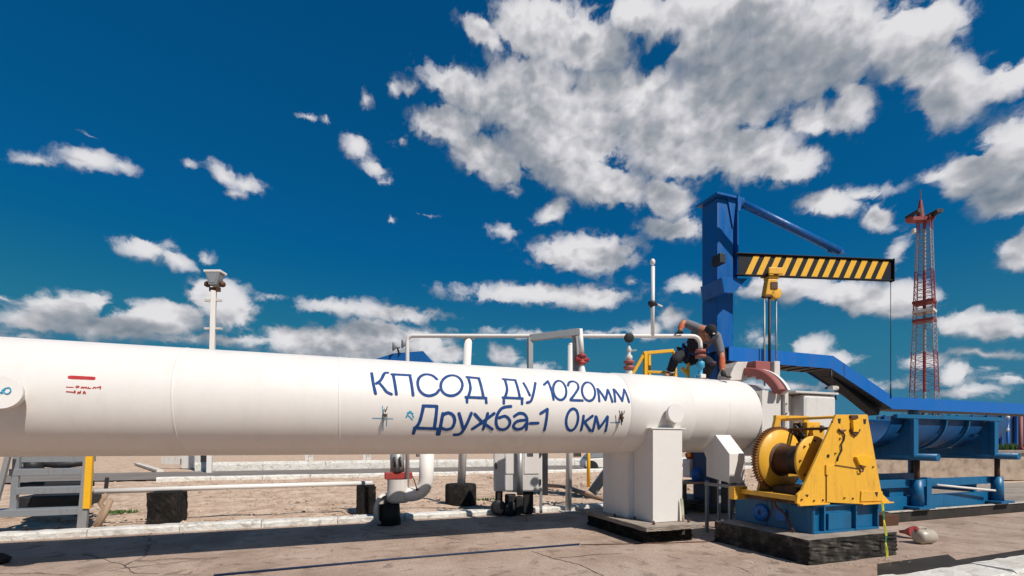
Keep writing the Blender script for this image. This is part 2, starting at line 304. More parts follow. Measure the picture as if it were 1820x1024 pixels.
# ------------------------------------------------------------------ mesh builder
class MB:
    def __init__(s): s.v = []; s.f = []; s.sm = []; s.mi = []
    def add(s, vs, fs, smooth=False, mi=0):
        o = len(s.v); s.v += [tuple(x) for x in vs]
        for f in fs: s.f.append([i+o for i in f]); s.sm.append(smooth); s.mi.append(mi)
        return s
    def box(s, a, b, rz=0, mi=0, M=None):
        a, b = Vector(a), Vector(b); c = (a+b)/2; h = (b-a)/2
        vs = []
        for z in (-1, 1):
            for y in (-1, 1):
                for x in (-1, 1):
                    p = Vector((x*h.x, y*h.y, z*h.z))
                    if rz: p = Matrix.Rotation(rz, 3, 'Z') @ p
                    if M: p = M @ p
                    vs.append(c+p)
        return s.add(vs, [(0, 2, 3, 1), (4, 5, 7, 6), (0, 1, 5, 4), (2, 6, 7, 3), (0, 4, 6, 2), (1, 3, 7, 5)], mi=mi)
    def bar(s, p, q, w, h=None, up=(0, 0, 1), mi=0):    # rectangular bar from p to q
        p, q = Vector(p), Vector(q); h = h or w; d = (q-p).normalized(); up = Vector(up)
        if abs(d.dot(up)) > .98: up = Vector((0, 1, 0))
        x = d.cross(up).normalized()*w/2; y = x.cross(d).normalized()*h/2
        vs = [p-x-y, p+x-y, p+x+y, p-x+y, q-x-y, q+x-y, q+x+y, q-x+y]
        return s.add(vs, [(0, 1, 2, 3)[::-1], (4, 5, 6, 7), (0, 1, 5, 4), (1, 2, 6, 5), (2, 3, 7, 6), (3, 0, 4, 7)], mi=mi)
    def tube(s, pts, r, n=14, cap=True, mi=0, radii=None):
        pts = [Vector(p) for p in pts]; rings = []; prev = None
        for i, p in enumerate(pts):
            d = ((pts[i]-pts[i-1]).normalized() if i else Vector((0, 0, 0))) + ((pts[i+1]-pts[i]).normalized() if i < len(pts)-1 else Vector((0, 0, 0)))
            d.normalize()
            if prev is None:
                a = Vector((0, 0, 1)) if abs(d.z) < .9 else Vector((1, 0, 0)); x = d.cross(a).normalized()
            else: x = (prev - d*prev.dot(d)).normalized()
            prev = x; y = d.cross(x); rr = radii[i] if radii else r
            rings.append([p+(x*math.cos(2*math.pi*k/n)+y*math.sin(2*math.pi*k/n))*rr for k in range(n)])
        vs = [q for rg in rings for q in rg]; fs = []
        for i in range(len(pts)-1):
            for k in range(n):
                a = i*n+k; b = i*n+(k+1) % n; fs.append((a, b, b+n, a+n))
        s.add(vs, fs, True, mi)
        if cap:
            s.add(rings[0], [tuple(range(n))[::-1]], mi=mi); s.add(rings[-1], [tuple(range(n))], mi=mi)
        return s
    def cyl(s, p, q, r, r2=None, n=24, mi=0): return s.tube([p, q], r, n, True, mi, [r, r if r2 is None else r2])
    def lathe(s, o, axis, prof, n=48, mi=0, smooth=True, a0=0, a1=2*math.pi):   # prof: (along, radius)
        o = Vector(o); d = Vector(axis).normalized()
        a = Vector((0, 0, 1)) if abs(d.z) < .9 else Vector((1, 0, 0)); x = d.cross(a).normalized(); y = d.cross(x)
        full = abs(a1-a0-2*math.pi) < 1e-6; m_ = n if full else n+1; vs = []
        for (l, r) in prof:
            for k in range(m_):
                th = a0+(a1-a0)*k/n; vs.append(o+d*l+(x*math.cos(th)+y*math.sin(th))*r)
        fs = []
        for i in range(len(prof)-1):
            for k in range(n):
                a_ = i*m_+k; b_ = i*m_+((k+1) % m_); fs.append((a_, b_, b_+m_, a_+m_))
        return s.add(vs, fs, smooth, mi)
    def prism(s, poly, ext, mi=0):     # planar polygon (3-D points) extruded by ext
        n = len(poly); e = Vector(ext); P = [Vector(p) for p in poly]
        vs = P+[p+e for p in P]
        fs = [tuple(range(n)), tuple(range(n, 2*n))[::-1]]+[(i, (i+1) % n, n+(i+1) % n, n+i)[::-1] for i in range(n)]
        return s.add(vs, fs, mi=mi)
    def ball(s, c, r, n=14, sc=(1, 1, 1), mi=0):
        vs = []; fs = []; c = Vector(c); m_ = n//2
        for i in range(m_+1):
            ph = math.pi*i/m_
            for k in range(n):
                th = 2*math.pi*k/n
                vs.append(c+Vector((math.sin(ph)*math.cos(th)*sc[0], math.sin(ph)*math.sin(th)*sc[1], math.cos(ph)*sc[2]))*r)
        for i in range(m_):
            for k in range(n): fs.append((i*n+k, i*n+(k+1) % n, (i+1)*n+(k+1) % n, (i+1)*n+k)[::-1])
        return s.add(vs, fs, True, mi)
    def torus(s, c, axis, Rr, r, n=28, m_=8, mi=0):
        d = Vector(axis).normalized(); a = Vector((0, 0, 1)) if abs(d.z) < .9 else Vector((1, 0, 0))
        x = d.cross(a).normalized(); y = d.cross(x); vs = []; fs = []; c = Vector(c)
        for i in range(n):
            t_ = 2*math.pi*i/n; e = x*math.cos(t_)+y*math.sin(t_)
            for k in range(m_):
                p = 2*math.pi*k/m_; vs.append(c+e*(Rr+r*math.cos(p))+d*r*math.sin(p))
        for i in range(n):
            for k in range(m_): fs.append((i*m_+k, ((i+1) % n)*m_+k, ((i+1) % n)*m_+(k+1) % m_, i*m_+(k+1) % m_))
        return s.add(vs, fs, True, mi)
    def build(s, name, mat, parent=None, bevel=0, label=None, fix=True):
        me = bpy.data.meshes.new(name); me.from_pydata([tuple(p) for p in s.v], [], s.f)
        for i, p in enumerate(me.polygons): p.use_smooth = s.sm[i]; p.material_index = s.mi[i]
        for mm in (mat if isinstance(mat, (list, tuple)) else [mat]): me.materials.append(MATS[mm])
        bm = bmesh.new(); bm.from_mesh(me); bmesh.ops.remove_doubles(bm, verts=bm.verts, dist=1e-6)
        if fix: bmesh.ops.recalc_face_normals(bm, faces=bm.faces)
        bm.to_mesh(me); bm.free()
        o = bpy.data.objects.new(name, me); scene.collection.objects.link(o)
        if parent is not None:
            o.parent = parent; o.matrix_parent_inverse = Matrix.Translation(-world_loc(parent))
        if bevel:
            md = o.modifiers.new('bevel', 'BEVEL'); md.width = bevel; md.segments = 2; md.limit_method = 'ANGLE'; md.angle_limit = R(40)
            md.harden_normals = False
        if label: o['label'] = label
        return o
def world_loc(o):
    l = Vector(o.location)
    return l
def thing(name, loc, label, cat, group=None):
    o = bpy.data.objects.new(name, None); scene.collection.objects.link(o); o.location = loc
    o.empty_display_size = .1; o['label'] = label; o['category'] = cat
    if group: o['group'] = group
    return o
def tag(o, label, cat, group=None):
    o['label'] = label; o['category'] = cat
    if group: o['group'] = group
    return o
def struct(o, kind='structure'):
    o['kind'] = kind; return o
V = Vector
def arc(c, r, a0, a1, n, ax='xz'):
    out = []
    for i in range(n+1):
        a = R(a0+(a1-a0)*i/n); out.append((c[0]+r*math.cos(a), c[1]+r*math.sin(a)))
    return out

# ================================================================== THE SETTING
def sheet(name, mat, x0, x1, y0, y1, z, nx=2, ny=2, rough=0, kind='structure'):
    vs = []; fs = []
    for j in range(ny+1):
        for i in range(nx+1):
            x = x0+(x1-x0)*i/nx; y = y0+(y1-y0)*j/ny
            dz = 0
            if rough and 0 < i < nx and 0 < j < ny:
                dz = rough*(math.sin(x*2.1+y*1.3)*.4+math.sin(x*3.3-y*4.1)*.3+math.sin(x*7.7+y*6.1+math.sin(x*3))*.25+random.uniform(-.06, .06))
            vs.append((x, y, z+dz))
    for j in range(ny):
        for i in range(nx):
            a = j*(nx+1)+i; fs.append((a, a+1, a+nx+2, a+nx+1))
    m = MB().add(vs, fs, bool(rough)); return struct(m.build(name, mat, fix=False), kind)
sheet('ground', 'sand', -1500, 2500, -800, 2500, -.03)
sheet('sandy_ground', 'sand', -22, 45, 7.38, 19, .0, 420, 90, .035)
sheet('concrete_pad', 'pad', -30, 45, -12, 7.30, 0)
sheet('service_path', 'path_grey', -25, 60, 17.7, 22.6, .045)
# ================================================================== MAIN PIPE
PV, PZ, PR = 5.184, EYE+.408, .51
UE = 5.25
def on_pipe(px, py, r=PR+.002):           # where the sight line through a photo pixel meets the pipe's wall
    t = (px-CX)/F; k = (HY-py)/F
    d = V((SA+t*CA, CA-t*SA, k)); o = V((0, 0, EYE))
    a = d.y**2+d.z**2; b_ = -PV*d.y+(EYE-PZ)*d.z; c = PV**2+(EYE-PZ)**2-r*r
    disc = max(0, b_*b_-a*c); s_ = (-b_-math.sqrt(disc))/a
    p = o+d*s_; return p.x, math.atan2(p.z-PZ, -(p.y-PV))
def pipe_pt(u, th, r): return V((u, PV-math.cos(th)*r, PZ+math.sin(th)*r))
pipe = thing('steel_pipeline', (0, PV, 0), 'large white horizontal steel pipe with blue lettering on its side', 'pipeline')
m = MB()
prof = [(-16, PR), (UE-1.55, PR), (UE-.06, PR), (UE-.02, PR-.004), (UE, PR-.02), (UE, PR-.11)]
prof = [(-16, PR)]+[(-15+i*.75, PR) for i in range(27)]+[(UE-.05, PR), (UE-.02, PR-.006), (UE, PR-.025), (UE, .40)]
m.lathe((0, PV, PZ), (1, 0, 0), prof, 96)
m.build('pipe_wall', 'white_paint', pipe)
for px in (305, 603, 1232, 1297):
    u = on_pipe(px, 715)[0]
    MB().lathe((u, PV, PZ), (1, 0, 0), [(-.012, PR-.002), (-.007, PR+.002), (0, PR+.003), (.007, PR+.002), (.012, PR-.002)], 96).build('weld_seam', 'white_paint', pipe)
MB().lathe((5.25, PV, PZ), (1, 0, 0), [(0, .40), (.12, .47), (.28, .47)], 64).build('closure_neck', 'white_paint', pipe)
# reinforcing pad round the saddle
ua, ub = on_pipe(1112, 780)[0], on_pipe(1226, 780)[0]
MB().lathe((0, PV, PZ), (1, 0, 0), [(ua, PR), (ua+.01, PR+.009), (ub-.01, PR+.009), (ub, PR)], 96).build('saddle_pad', 'white_paint', pipe)
# round branch stubs with caps
def stub(px, py, rad, ln, tagtext=None):
    u, th = on_pipe(px, py); n = V((0, -math.cos(th), math.sin(th))); n = V(tagtext).normalized()
    c = pipe_pt(u, th, PR-.05)
    s_ = MB().lathe(c, n, [(0, rad*.74), (ln, rad*.74)], 32).build('branch_stub', 'white_paint', pipe)
    MB().lathe(c, n, [(ln-.012, rad*.75), (ln-.012, rad*.88), (ln, rad*.88)], 40).build('cap_gasket', 'dark_steel', s_)
    k = MB().lathe(c, n, [(ln, rad*.74), (ln, rad*.99), (ln+.004, rad), (ln+.03, rad), (ln+.035, rad*.98), (ln+.036, 0)], 48, smooth=False)
    cap = k.build('stub_cap', 'white_paint', s_)
    return c+n*(ln+.038), n, s_
cR, nR, stR = stub(1192, 738, .118, .12, (0, -1, .08))
cL, nL, stL = stub(16, 705, .128, .13, (.05, -1, .12))
# blue handwritten mark on the left cap
def ribbon(mb, pts, w, off, plane):
    """a painted stroke: pts in the (a,b) surface plane, plane(a,b,off) -> 3-D"""
    P = [V((p[0], p[1], 0)) for p in pts]; Q = []
    if len(P) > 2:                       # Catmull-Rom
        for i in range(len(P)-1):
            p0 = P[max(i-1, 0)]; p1 = P[i]; p2 = P[i+1]; p3 = P[min(i+2, len(P)-1)]
            for k in range(6):
                t_ = k/6; Q.append(.5*((2*p1)+(-p0+p2)*t_+(2*p0-5*p1+4*p2-p3)*t_**2+(-p0+3*p1-3*p2+p3)*t_**3))
        Q.append(P[-1])
    else:
        n_ = max(2, int((P[1]-P[0]).length/.02)+1); Q = [P[0].lerp(P[1], i/n_) for i in range(n_+1)]
    vs = []; N_ = len(Q)
    d0 = (Q[1]-Q[0]).normalized(); d1 = (Q[-1]-Q[-2]).normalized()
    Q = [Q[0]-d0*w*.45, Q[0]-d0*w*.25]+Q+[Q[-1]+d1*w*.25, Q[-1]+d1*w*.45]
    for i, q in enumerate(Q):
        d = (Q[min(i+1, len(Q)-1)]-Q[max(i-1, 0)]).normalized(); nrm = V((-d.y, d.x, 0))
        ww = w/2*(.45 if i in (0, len(Q)-1) else .86 if i in (1, len(Q)-2) else 1)*random.uniform(.94, 1.06)
        vs += [plane(q.x+nrm.x*ww, q.y+nrm.y*ww, off), plane(q.x-nrm.x*ww, q.y-nrm.y*ww, off)]
    mb.add(vs, [(2*i, 2*i+1, 2*i+3, 2*i+2) for i in range(len(Q)-1)], True)
def pipe_plane(a, b, off): return pipe_pt(a, b/PR, PR+off)
def strokes(mb, sts, w, conv, base=.0015):
    for i, st in enumerate(sts):
        pts = []
        for p in st:
            u, th = on_pipe(*conv(p)); pts.append((u, th*PR))
        ribbon(mb, pts, w, base+.00025*(i % 12), pipe_plane)
def ell(cx, cy, rx, ry, sk=0, n=18):
    o = []
    for i in range(n+1):
        a = 2*math.pi*i/n-.6; y = ry*math.sin(a); o.append((cx+rx*math.cos(a)-sk*y/ry, cy+y))
    return o
cz = lambda p: (640+p[0]/3.64, 640+p[1]/3.64)
row1 = [[(75, 85), (85, 150), (100, 218)], [(180, 82), (158, 86), (135, 128), (106, 152)], [(122, 146), (150, 178), (172, 206), (203, 221)],
 [(205, 92), (325, 98)], [(214, 96), (235, 222)], [(322, 100), (343, 228)],
 [(497, 124), (465, 99), (420, 93), (385, 112), (373, 148), (383, 192), (412, 222), (450, 231), (490, 218), (512, 193)], ell(592, 165, 70, 66, 4),
 [(690, 110), (770, 118)], [(700, 116), (714, 180), (700, 238)], [(768, 120), (798, 240)], [(684, 240), (816, 246)], [(691, 244), (692, 274)], [(814, 248), (817, 278)],
 [(924, 123), (1006, 130)], [(937, 128), (951, 190), (938, 240)], [(1004, 132), (1034, 246)], [(924, 243), (1052, 249)], [(930, 247), (930, 281)], [(1048, 252), (1048, 284)],
 [(1058, 150), (1098, 228)], [(1134, 148), (1116, 238), (1102, 268), (1080, 276)],
 [(1190, 160), (1216, 136)], [(1216, 138), (1252, 256)], ell(1292, 196, 42, 62, -6),
 [(1345, 166), (1354, 144), (1380, 138), (1405, 152), (1412, 180), (1395, 212), (1362, 256)], [(1362, 260), (1440, 262)], ell(1478, 204, 42, 60, -6),
 [(1536, 186), (1548, 266)], [(1540, 188), (1588, 258)], [(1588, 258), (1602, 192)], [(1604, 194), (1632, 270)],
 [(1640, 190), (1650, 268)], [(1646, 192), (1696, 264)], [(1696, 264), (1708, 190)], [(1710, 192), (1740, 272)]]
row2 = [[(408, 297), (497, 300)], [(410, 300), (385, 400), (358, 440)], [(497, 302), (480, 444)], [(352, 440), (505, 446)], [(354, 444), (345, 476)], [(504, 450), (500, 482)],
 [(536, 346), (524, 410), (510, 482)], [(534, 356), (570, 342), (602, 358), (612, 396), (594, 438), (556, 450), (524, 438)],
 [(640, 346), (666, 440)], [(720, 344), (672, 448), (642, 480), (608, 484)],
 [(742, 350), (786, 398)], [(786, 398), (855, 448)], [(868, 346), (800, 396)], [(796, 400), (726, 446)], [(826, 346), (796, 448)],
 [(976, 300), (922, 310), (890, 350), (880, 402), (894, 442), (930, 450), (962, 428), (968, 392), (940, 364), (900, 374)],
 [(998, 364), (1030, 345), (1064, 352), (1080, 384), (1076, 450)], [(1074, 388), (1018, 396), (992, 426), (1012, 448), (1050, 440), (1074, 412)],
 [(1100, 410), (1152, 408)], [(1168, 346), (1212, 318)], [(1212, 320), (1192, 454)], ell(1372, 386, 38, 70, 8),
 [(1446, 362), (1430, 454)], [(1504, 362), (1446, 406)], [(1452, 402), (1490, 458)],
 [(1524, 366), (1505, 460)], [(1528, 368), (1546, 442)], [(1546, 442), (1600, 366)], [(1602, 368), (1588, 460)]]
for rw_, wd_, cuts in ((row1, .030, (850, 1165)), (row2, .034, (1300,))):
    grp = {}
    for st in rw_: grp.setdefault(sum(min(p[0] for p in st) > c_ for c_ in cuts), []).append(st)
    for k_ in sorted(grp): m = MB(); strokes(m, grp[k_], wd_, cz); m.build('lettering', 'ink_blue', pipe, fix=False)
ident = lambda p: p
m = MB(); strokes(m, [[(124, 670.5), (166, 672.5)]], .030, ident); m.build('red_mark', 'ink_red', pipe, fix=False)
m = MB(); sts = [[(118, 688), (130, 688.6)], [(134.5, 688), (137.5, 686), (140.5, 687.6), (136, 689.4)], [(144, 690), (146, 687.6), (148, 690.2), (150, 688), (152, 689.6)],
  [(153, 688), (155, 690.4)], [(157, 688), (158, 690.6), (161, 690)], [(165, 690.5), (168, 688), (170, 690.2)], [(172, 689), (176, 688.6)], [(178, 691.5), (179, 687.2), (176, 688)],
  [(118, 696), (130, 697)], [(132, 698.6), (133, 694.4), (134, 697)], [(138, 699.5), (140, 696.5), (142, 699.4), (143.5, 695.4)], [(148, 699.5), (150, 695.6), (152, 699.6)], [(148.5, 698.3), (151.6, 698.3)]]
strokes(m, sts, .0075, ident); m.build('red_handwriting', 'ink_red', pipe, fix=False)
for i, st in enumerate([[(662, 743.5), (698, 744.5)], [(680, 722), (681, 765)], [(688, 735), (687, 757)], [(1085, 751), (1104, 751)]]):
    m = MB(); strokes(m, [st], .008, ident, .0015+.0003*i); m.build('survey_line', 'ink_light_blue', pipe, fix=False)
m = MB(); strokes(m, [[(722, 742), (729, 731), (735, 742)], [(724, 734), (734, 735)], [(726, 739), (733, 746)]], .014, ident)
m.build('sticker_mark', 'ink_light_blue', pipe, fix=False)
def cap_plane(a, b, off):
    x = V((1, 0, 0)); y = x.cross(nL)*-1
    return cL+x*a+y*b+nL*(off)
m = MB()
for i, st in enumerate([[(-.02, -.01), (-.045, .0), (-.055, -.03), (-.03, -.045), (-.005, -.03)], [(-.005, -.03), (.005, .0), (.015, -.012), (.012, .012), (.03, .03)],
    [(.03, .03), (.052, .035), (.062, .012), (.045, -.012), (.022, .0), (.03, .03)]]): ribbon(m, st, .008, .001+.0003*i, cap_plane)
m.build('cap_mark', 'ink_light_blue', stL, fix=False)
# little instrument fittings on the wall
def fitting(px, py, twig=False):
    u, th = on_pipe(px, py); n = V((0, -math.cos(th), math.sin(th))); c = pipe_pt(u, th, PR)
    m = MB(); m.cyl(c-n*.005, c+n*.05, .016, n=12); b0 = m.build('sensor_fitting', 'brown_steel', pipe)
    m = MB(); m.cyl(c+n*.03+V((0, 0, -.05)), c+n*.03+V((0, 0, .04)), .013, n=12); m.cyl(c+n*.03+V((0, 0, .04)), c+n*.03+V((0, 0, .075)), .008, n=8)
    m.build('fitting_body', 'white_dirty' if not twig else 'dark_steel', b0)
    m = MB(); m.tube([c+n*.035+V((-.005, 0, .03)), c+n*.06+V((.01, 0, .055)), c+n*.05+V((.02, 0, .085))], .005, 6)
    if twig:
        m.tube([c+n*.03+V((0, 0, -.02)), c+n*.05+V((-.03, 0, .03)), c+n*.05+V((-.05, 0, .085))], .0065, 6)
        m.tube([c+n*.03+V((0, 0, -.02)), c+n*.02+V((.0, 0, -.09))], .006, 6)
    m.build('fitting_handle', 'brown_steel', b0)
fitting(684, 737); fitting(1103, 742, True)
# closure end: red clamp ring, lugs, strap, square housing
ra = [(0, .60), (0, .695), (.02, .71), (.10, .71), (.12, .695), (.12, .60)]
def half_ring(o_, prof_, name, mat):      # arc over the top of the pipe only
    m = MB(); n_ = 44; P_ = []
    for k in range(n_+1):
        th = R(28+124*k/n_); P_.append([V((o_+l, PV-math.cos(th)*r_, PZ+math.sin(th)*r_)) for l, r_ in prof_])
    q_ = len(prof_); m.add([p for row in P_ for p in row], [(k*q_+i, k*q_+(i+1) % q_, (k+1)*q_+(i+1) % q_, (k+1)*q_+i) for k in range(n_) for i in range(q_)]+[tuple(range(q_)), tuple(n_*q_+i for i in range(q_))])
    return m.build(name, mat, pipe, bevel=.003)
ring = half_ring(5.40, ra, 'clamp_ring', 'faded_red')
half_ring(5.56, [(0, .58), (0, .70), (.05, .70), (.05, .58)], 'outer_flange', 'white_paint')
a_ = [pv(1298, 676, 5.15), pv(1299, 665, 5.15), pv(1305, 652, 5.15), pv(1311, 643, 5.15), pv(1330, 643, 5.15), pv(1329, 676, 5.15)]
MB().prism(a_, (0, .26, 0)).build('lifting_lug', 'white_dirty', pipe, bevel=.01)
h1 = pv(1338, 642, 5.05); h2 = pv(1364, 668, 5.05)
blk = MB().box((h1.x, 5.0, h2.z), (h2.x, 5.3, h1.z)).build('hinge_block', 'faded_red', pipe, bevel=.01)
h3 = pv(1369, 643, 5.05); h4 = pv(1379, 672, 5.05)
MB().box((h3.x, 4.98, h4.z), (h4.x, 5.3, h3.z)).build('hinge_cheek', 'white_dirty', pipe, bevel=.006)
MB().box((h2.x+.001, 5.1, h2.z), (h3.x-.001, 5.28, h1.z-.02)).build('hinge_pin_block', 'brown_steel', pipe)
zt = pv(1370, 695, 4.72).z
MB().box((5.255, 4.705, 1.0), (5.735, 5.2, zt)).build('closure_housing', 'white_cabinet', pipe, bevel=.006)
# strap with bolts
s1 = pv(1394.5, 686, 4.66); s2 = pv(1401, 760, 4.66)
st_ = MB().box((s1.x, 4.655, s2.z), (s2.x, 4.70, s1.z)).build('clamp_strap', 'white_dirty', pipe, bevel=.006)
for y_ in (697, 718, 735):
    c = pv(1397, y_, 4.655); MB().cyl(c, c+V((0, -.015, 0)), .009, n=8).build('bolt', 'dark_steel', st_)
# white square oil tray / door box behind the winch
box = thing('closure_box', (6.2, 4.9, 0), 'white rounded square steel box behind the top of the yellow winch', 'box')
x0, x1 = U(1401, 4.72), U(1487, 4.62); zt2 = pv(1450, 698, 4.62).z
MB().box((x0+.17, 4.62, .85), (x1, 5.35, zt2-.02)).build('box_shell', 'white_cabinet', box, bevel=.05)
MB().box((x0+.01, 4.80, .85), (x0+.168, 5.3, zt2-.03)).build('side_panel', 'white_cabinet', box, bevel=.01)
MB().box((x0-.01, 4.60, zt2-.018), (x1+.015, 5.38, zt2+.012)).build('rim', 'white_dirty', box, bevel=.006)
for xx in (x0+.3, x1-.2): MB().box((xx, 4.9, 0), (xx+.08, 4.98, .85)).build('leg', 'white_dirty', box, bevel=.005)
c = pv(1481, 690, 4.7)
vl = MB().box(c+V((-.05, -.03, -.03)), c+V((.05, .03, .03))).cyl(c+V((.03, 0, .0)), c+V((.075, 0, .0)), .035, n=14).build('valve', 'white_dirty', box, bevel=.008)
MB().cyl(c+V((-.03, 0, .02)), c+V((-.04, 0, .26)), .009, n=8).cyl(c+V((.045, -.0, -.01)), c+V((.05, 0, -.17)), .012, n=8).build('valve_rod', 'dark_steel', vl)
MB().cyl(c+V((-.15, 0, -.01)), c+V((-.11, 0, .015)), .018, n=10).build('knob', 'dark_steel', box)

# ================================================================== SADDLE SUPPORT
sup = thing('saddle_support', (4.2, PV, 0), 'white steel saddle support under the pipe near the winch, on a dark slab', 'support')
vf = 4.62; zb0 = .222
xa_, xb_ = U(1160.5, vf), U(1212.5, vf); zt_ = pv(1186, 763, vf).z
MB().box((xa_, vf, zb0), (xb_, vf+.022, zt_)).build('front_flange', 'white_paint', sup, bevel=.002)
tp = MB().box((xa_-.03, vf-.012, zt_+.001), (xb_+.05, vf+.10, zt_+.016)).build('top_plate', 'white_paint', sup, bevel=.003)
def web(x, t_, y0, y1):
    pts = [(x, y0, zb0)]; n_ = 24; ys = [y0+(y1-y0)*i/n_ for i in range(n_+1)]
    pts += [(x, y1, zb0)]
    for y in reversed(ys):
        dy = y-PV; z = PZ-math.sqrt(max(.0001, (PR+.011)**2-dy*dy)) if abs(dy) < PR else PZ
        pts.append((x, y, min(z, zt_)))
    return MB().prism(pts, (t_, 0, 0))
web(xa_+.004, .018, vf+.023, 5.022).build('web', 'white_paint', sup)
web(xb_-.03, .018, vf+.023, 5.022).build('web', 'white_paint', sup)
xr = U(1115, 5.03)
MB().box((xr, 5.024, zb0), (xa_+.34, 5.05, 1.066)).build('rear_flange', 'white_paint', sup, bevel=.002)
web(xr+.001, .018, 5.052, 5.60).build('rear_web', 'white_paint', sup)
MB().box((xr, 5.602, zb0), (xa_+.34, 5.622, 1.2)).build('rear_flange', 'white_paint', sup, bevel=.002)
for (bx_, by_) in ((3.38, 4.52), (3.38, 4.9), (3.88, 4.52), (3.28, 5.2)):
    MB().cyl((bx_, by_, .2205), (bx_, by_, .245), .016, n=6).cyl((bx_, by_, .245), (bx_, by_, .262), .009, n=8).build('anchor_bolt', 'brown_steel', sup)
slab = thing('support_slab', (3.6, 5.2, 0), 'low concrete slab with a pale top and dark side under the white saddle support', 'slab')
def rough_box(a, b, k, n_=8):
    me = bmesh.new(); bmesh.ops.create_cube(me, size=1); bmesh.ops.subdivide_edges(me, edges=me.edges[:], cuts=n_, use_grid_fill=True)
    for vt in me.verts:
        vt.co = V([a[i]+(vt.co[i]+.5)*(b[i]-a[i])+random.uniform(-k, k)*(.3 if i == 2 else 1) for i in range(3)])
    me.verts.index_update(); m = MB(); m.add([v_.co for v_ in me.verts], [[x.index for x in f.verts] for f in me.faces]); me.free(); return m
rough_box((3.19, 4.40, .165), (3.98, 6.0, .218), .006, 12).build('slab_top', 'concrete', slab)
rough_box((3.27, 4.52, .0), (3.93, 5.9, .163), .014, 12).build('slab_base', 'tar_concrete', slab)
# brace gusset line on the pipe beside the support
def pwall(px, py): u, th = on_pipe(px, py); return pipe_pt(u, th, PR+.004)
MB().bar(pwall(1145, 789), pwall(1160, 762), .014, .01).bar(pwall(1160, 762), pwall(1178, 760), .014, .01).build('pad_edge', 'white_paint', pipe)

# ================================================================== PIPEWORK ABOVE THE PIPE
rail = thing('breather_pipe', pY(1240, 660, 6.45), 'thin white pipe running level above the main pipe, bent down at both ends', 'pipe')
Yd = 6.46
def bend(a, b, c, r, n=6):
    a, b, c = V(a), V(b), V(c); p = b+(a-b).normalized()*r; q = b+(c-b).normalized()*r
    return [p.lerp(b, t_/n).lerp(b.lerp(q, t_/n), t_/n) for t_ in range(n+1)]
A = pY(724, 792, Yd+.2); B = pY(724, 597, Yd+.2); C = pY(1245, 597.5, Yd); D = pY(1245, 622, Yd)
MB().tube([V((A.x, A.y, .55))]+bend(A, B, C, .09)+bend(B, C, D, .13)+[D], .029, 14).build('bent_pipe', 'white_paint', rail)
fl = MB().lathe(D, (0, 0, -1), [(0, 0), (0, .07), (.04, .075), (.045, .045), (.07, .045), (.075, .075), (.115, .07), (.115, 0)], 20).build('flange', 'faded_red', rail)
for k in range(6):
    a = k*math.pi/3; p = D+V((math.cos(a)*.06, math.sin(a)*.06, .01)); MB().cyl(p, p-V((0, 0, .13)), .008, n=6).build('bolt', 'brown_steel', fl)
vb_ = MB().lathe(D-V((0, 0, .115)), (0, 0, -1), [(0, .03), (.04, .03), (.06, .055), (.13, .055), (.15, .03), (.24, .03), (.24, .06), (.28, .06)], 20).build('valve_body', 'ink_light_blue', rail)
MB().box(D+V((-.045, -.062, -.40)), D+V((.045, .062, -.345))).build('valve_foot', 'white_paint', vb_, bevel=.01)
# vent stack standing on it
P0 = pY(1160, 597, Yd+.02)
vs_ = MB().tube([P0, pY(1160.5, 474, Yd+.02)], .026, 12).build('vent_stack', 'white_paint', rail)
bp = pY(1160, 466, Yd+.02); MB().ball(bp, .036, 14, (1, 1, 1.35)).build('vent_cap', 'white_paint', vs_)
cl_ = pY(1159, 541, Yd+.02)
MB().lathe(cl_+V((0, 0, .05)), (0, 0, -1), [(0, .02), (.015, .055), (.05, .06), (.085, .03), (.10, .02)], 12).tube([cl_, cl_+V((.07, -.02, .0))], .018, 8).build('clamp', 'dark_steel', vs_)
MB().tube([cl_+V((.07, -.02, .0)), cl_+V((.14, -.04, -.03))], .014, 8).build('clamp_handle', 'white_paint', vs_)
# tall white support post with capped head on a black drum
pp = pg(819, 897); post = thing('pipe_support_post', (pp.x, pp.y, 0), 'round white post with a flat head plate standing in a black drum footing', 'post')
Yp = SA*pp.x+CA*pp.y; zt3 = EYE+(HY-600)*Yp/F
# tie the head to the sight line of the photo: post leans a touch
MB().tube([(pp.x, pp.y, .2), pY(832, 601, Yp)], .078, 24).build('post_shaft', 'white_paint', post)
tpp = pY(832, 599, Yp); MB().box(tpp+V((-.14, -.1, -.02)), tpp+V((.14, .1, .012))).build('head_plate', 'white_dirty', post, bevel=.004)
m = MB(); m.lathe((pp.x, pp.y, 0), (0, 0, 1), [(0, .30), (.36, .30), (.40, .285), (.40, .06)], 26); m.build('drum_footing', 'tar_concrete', post)
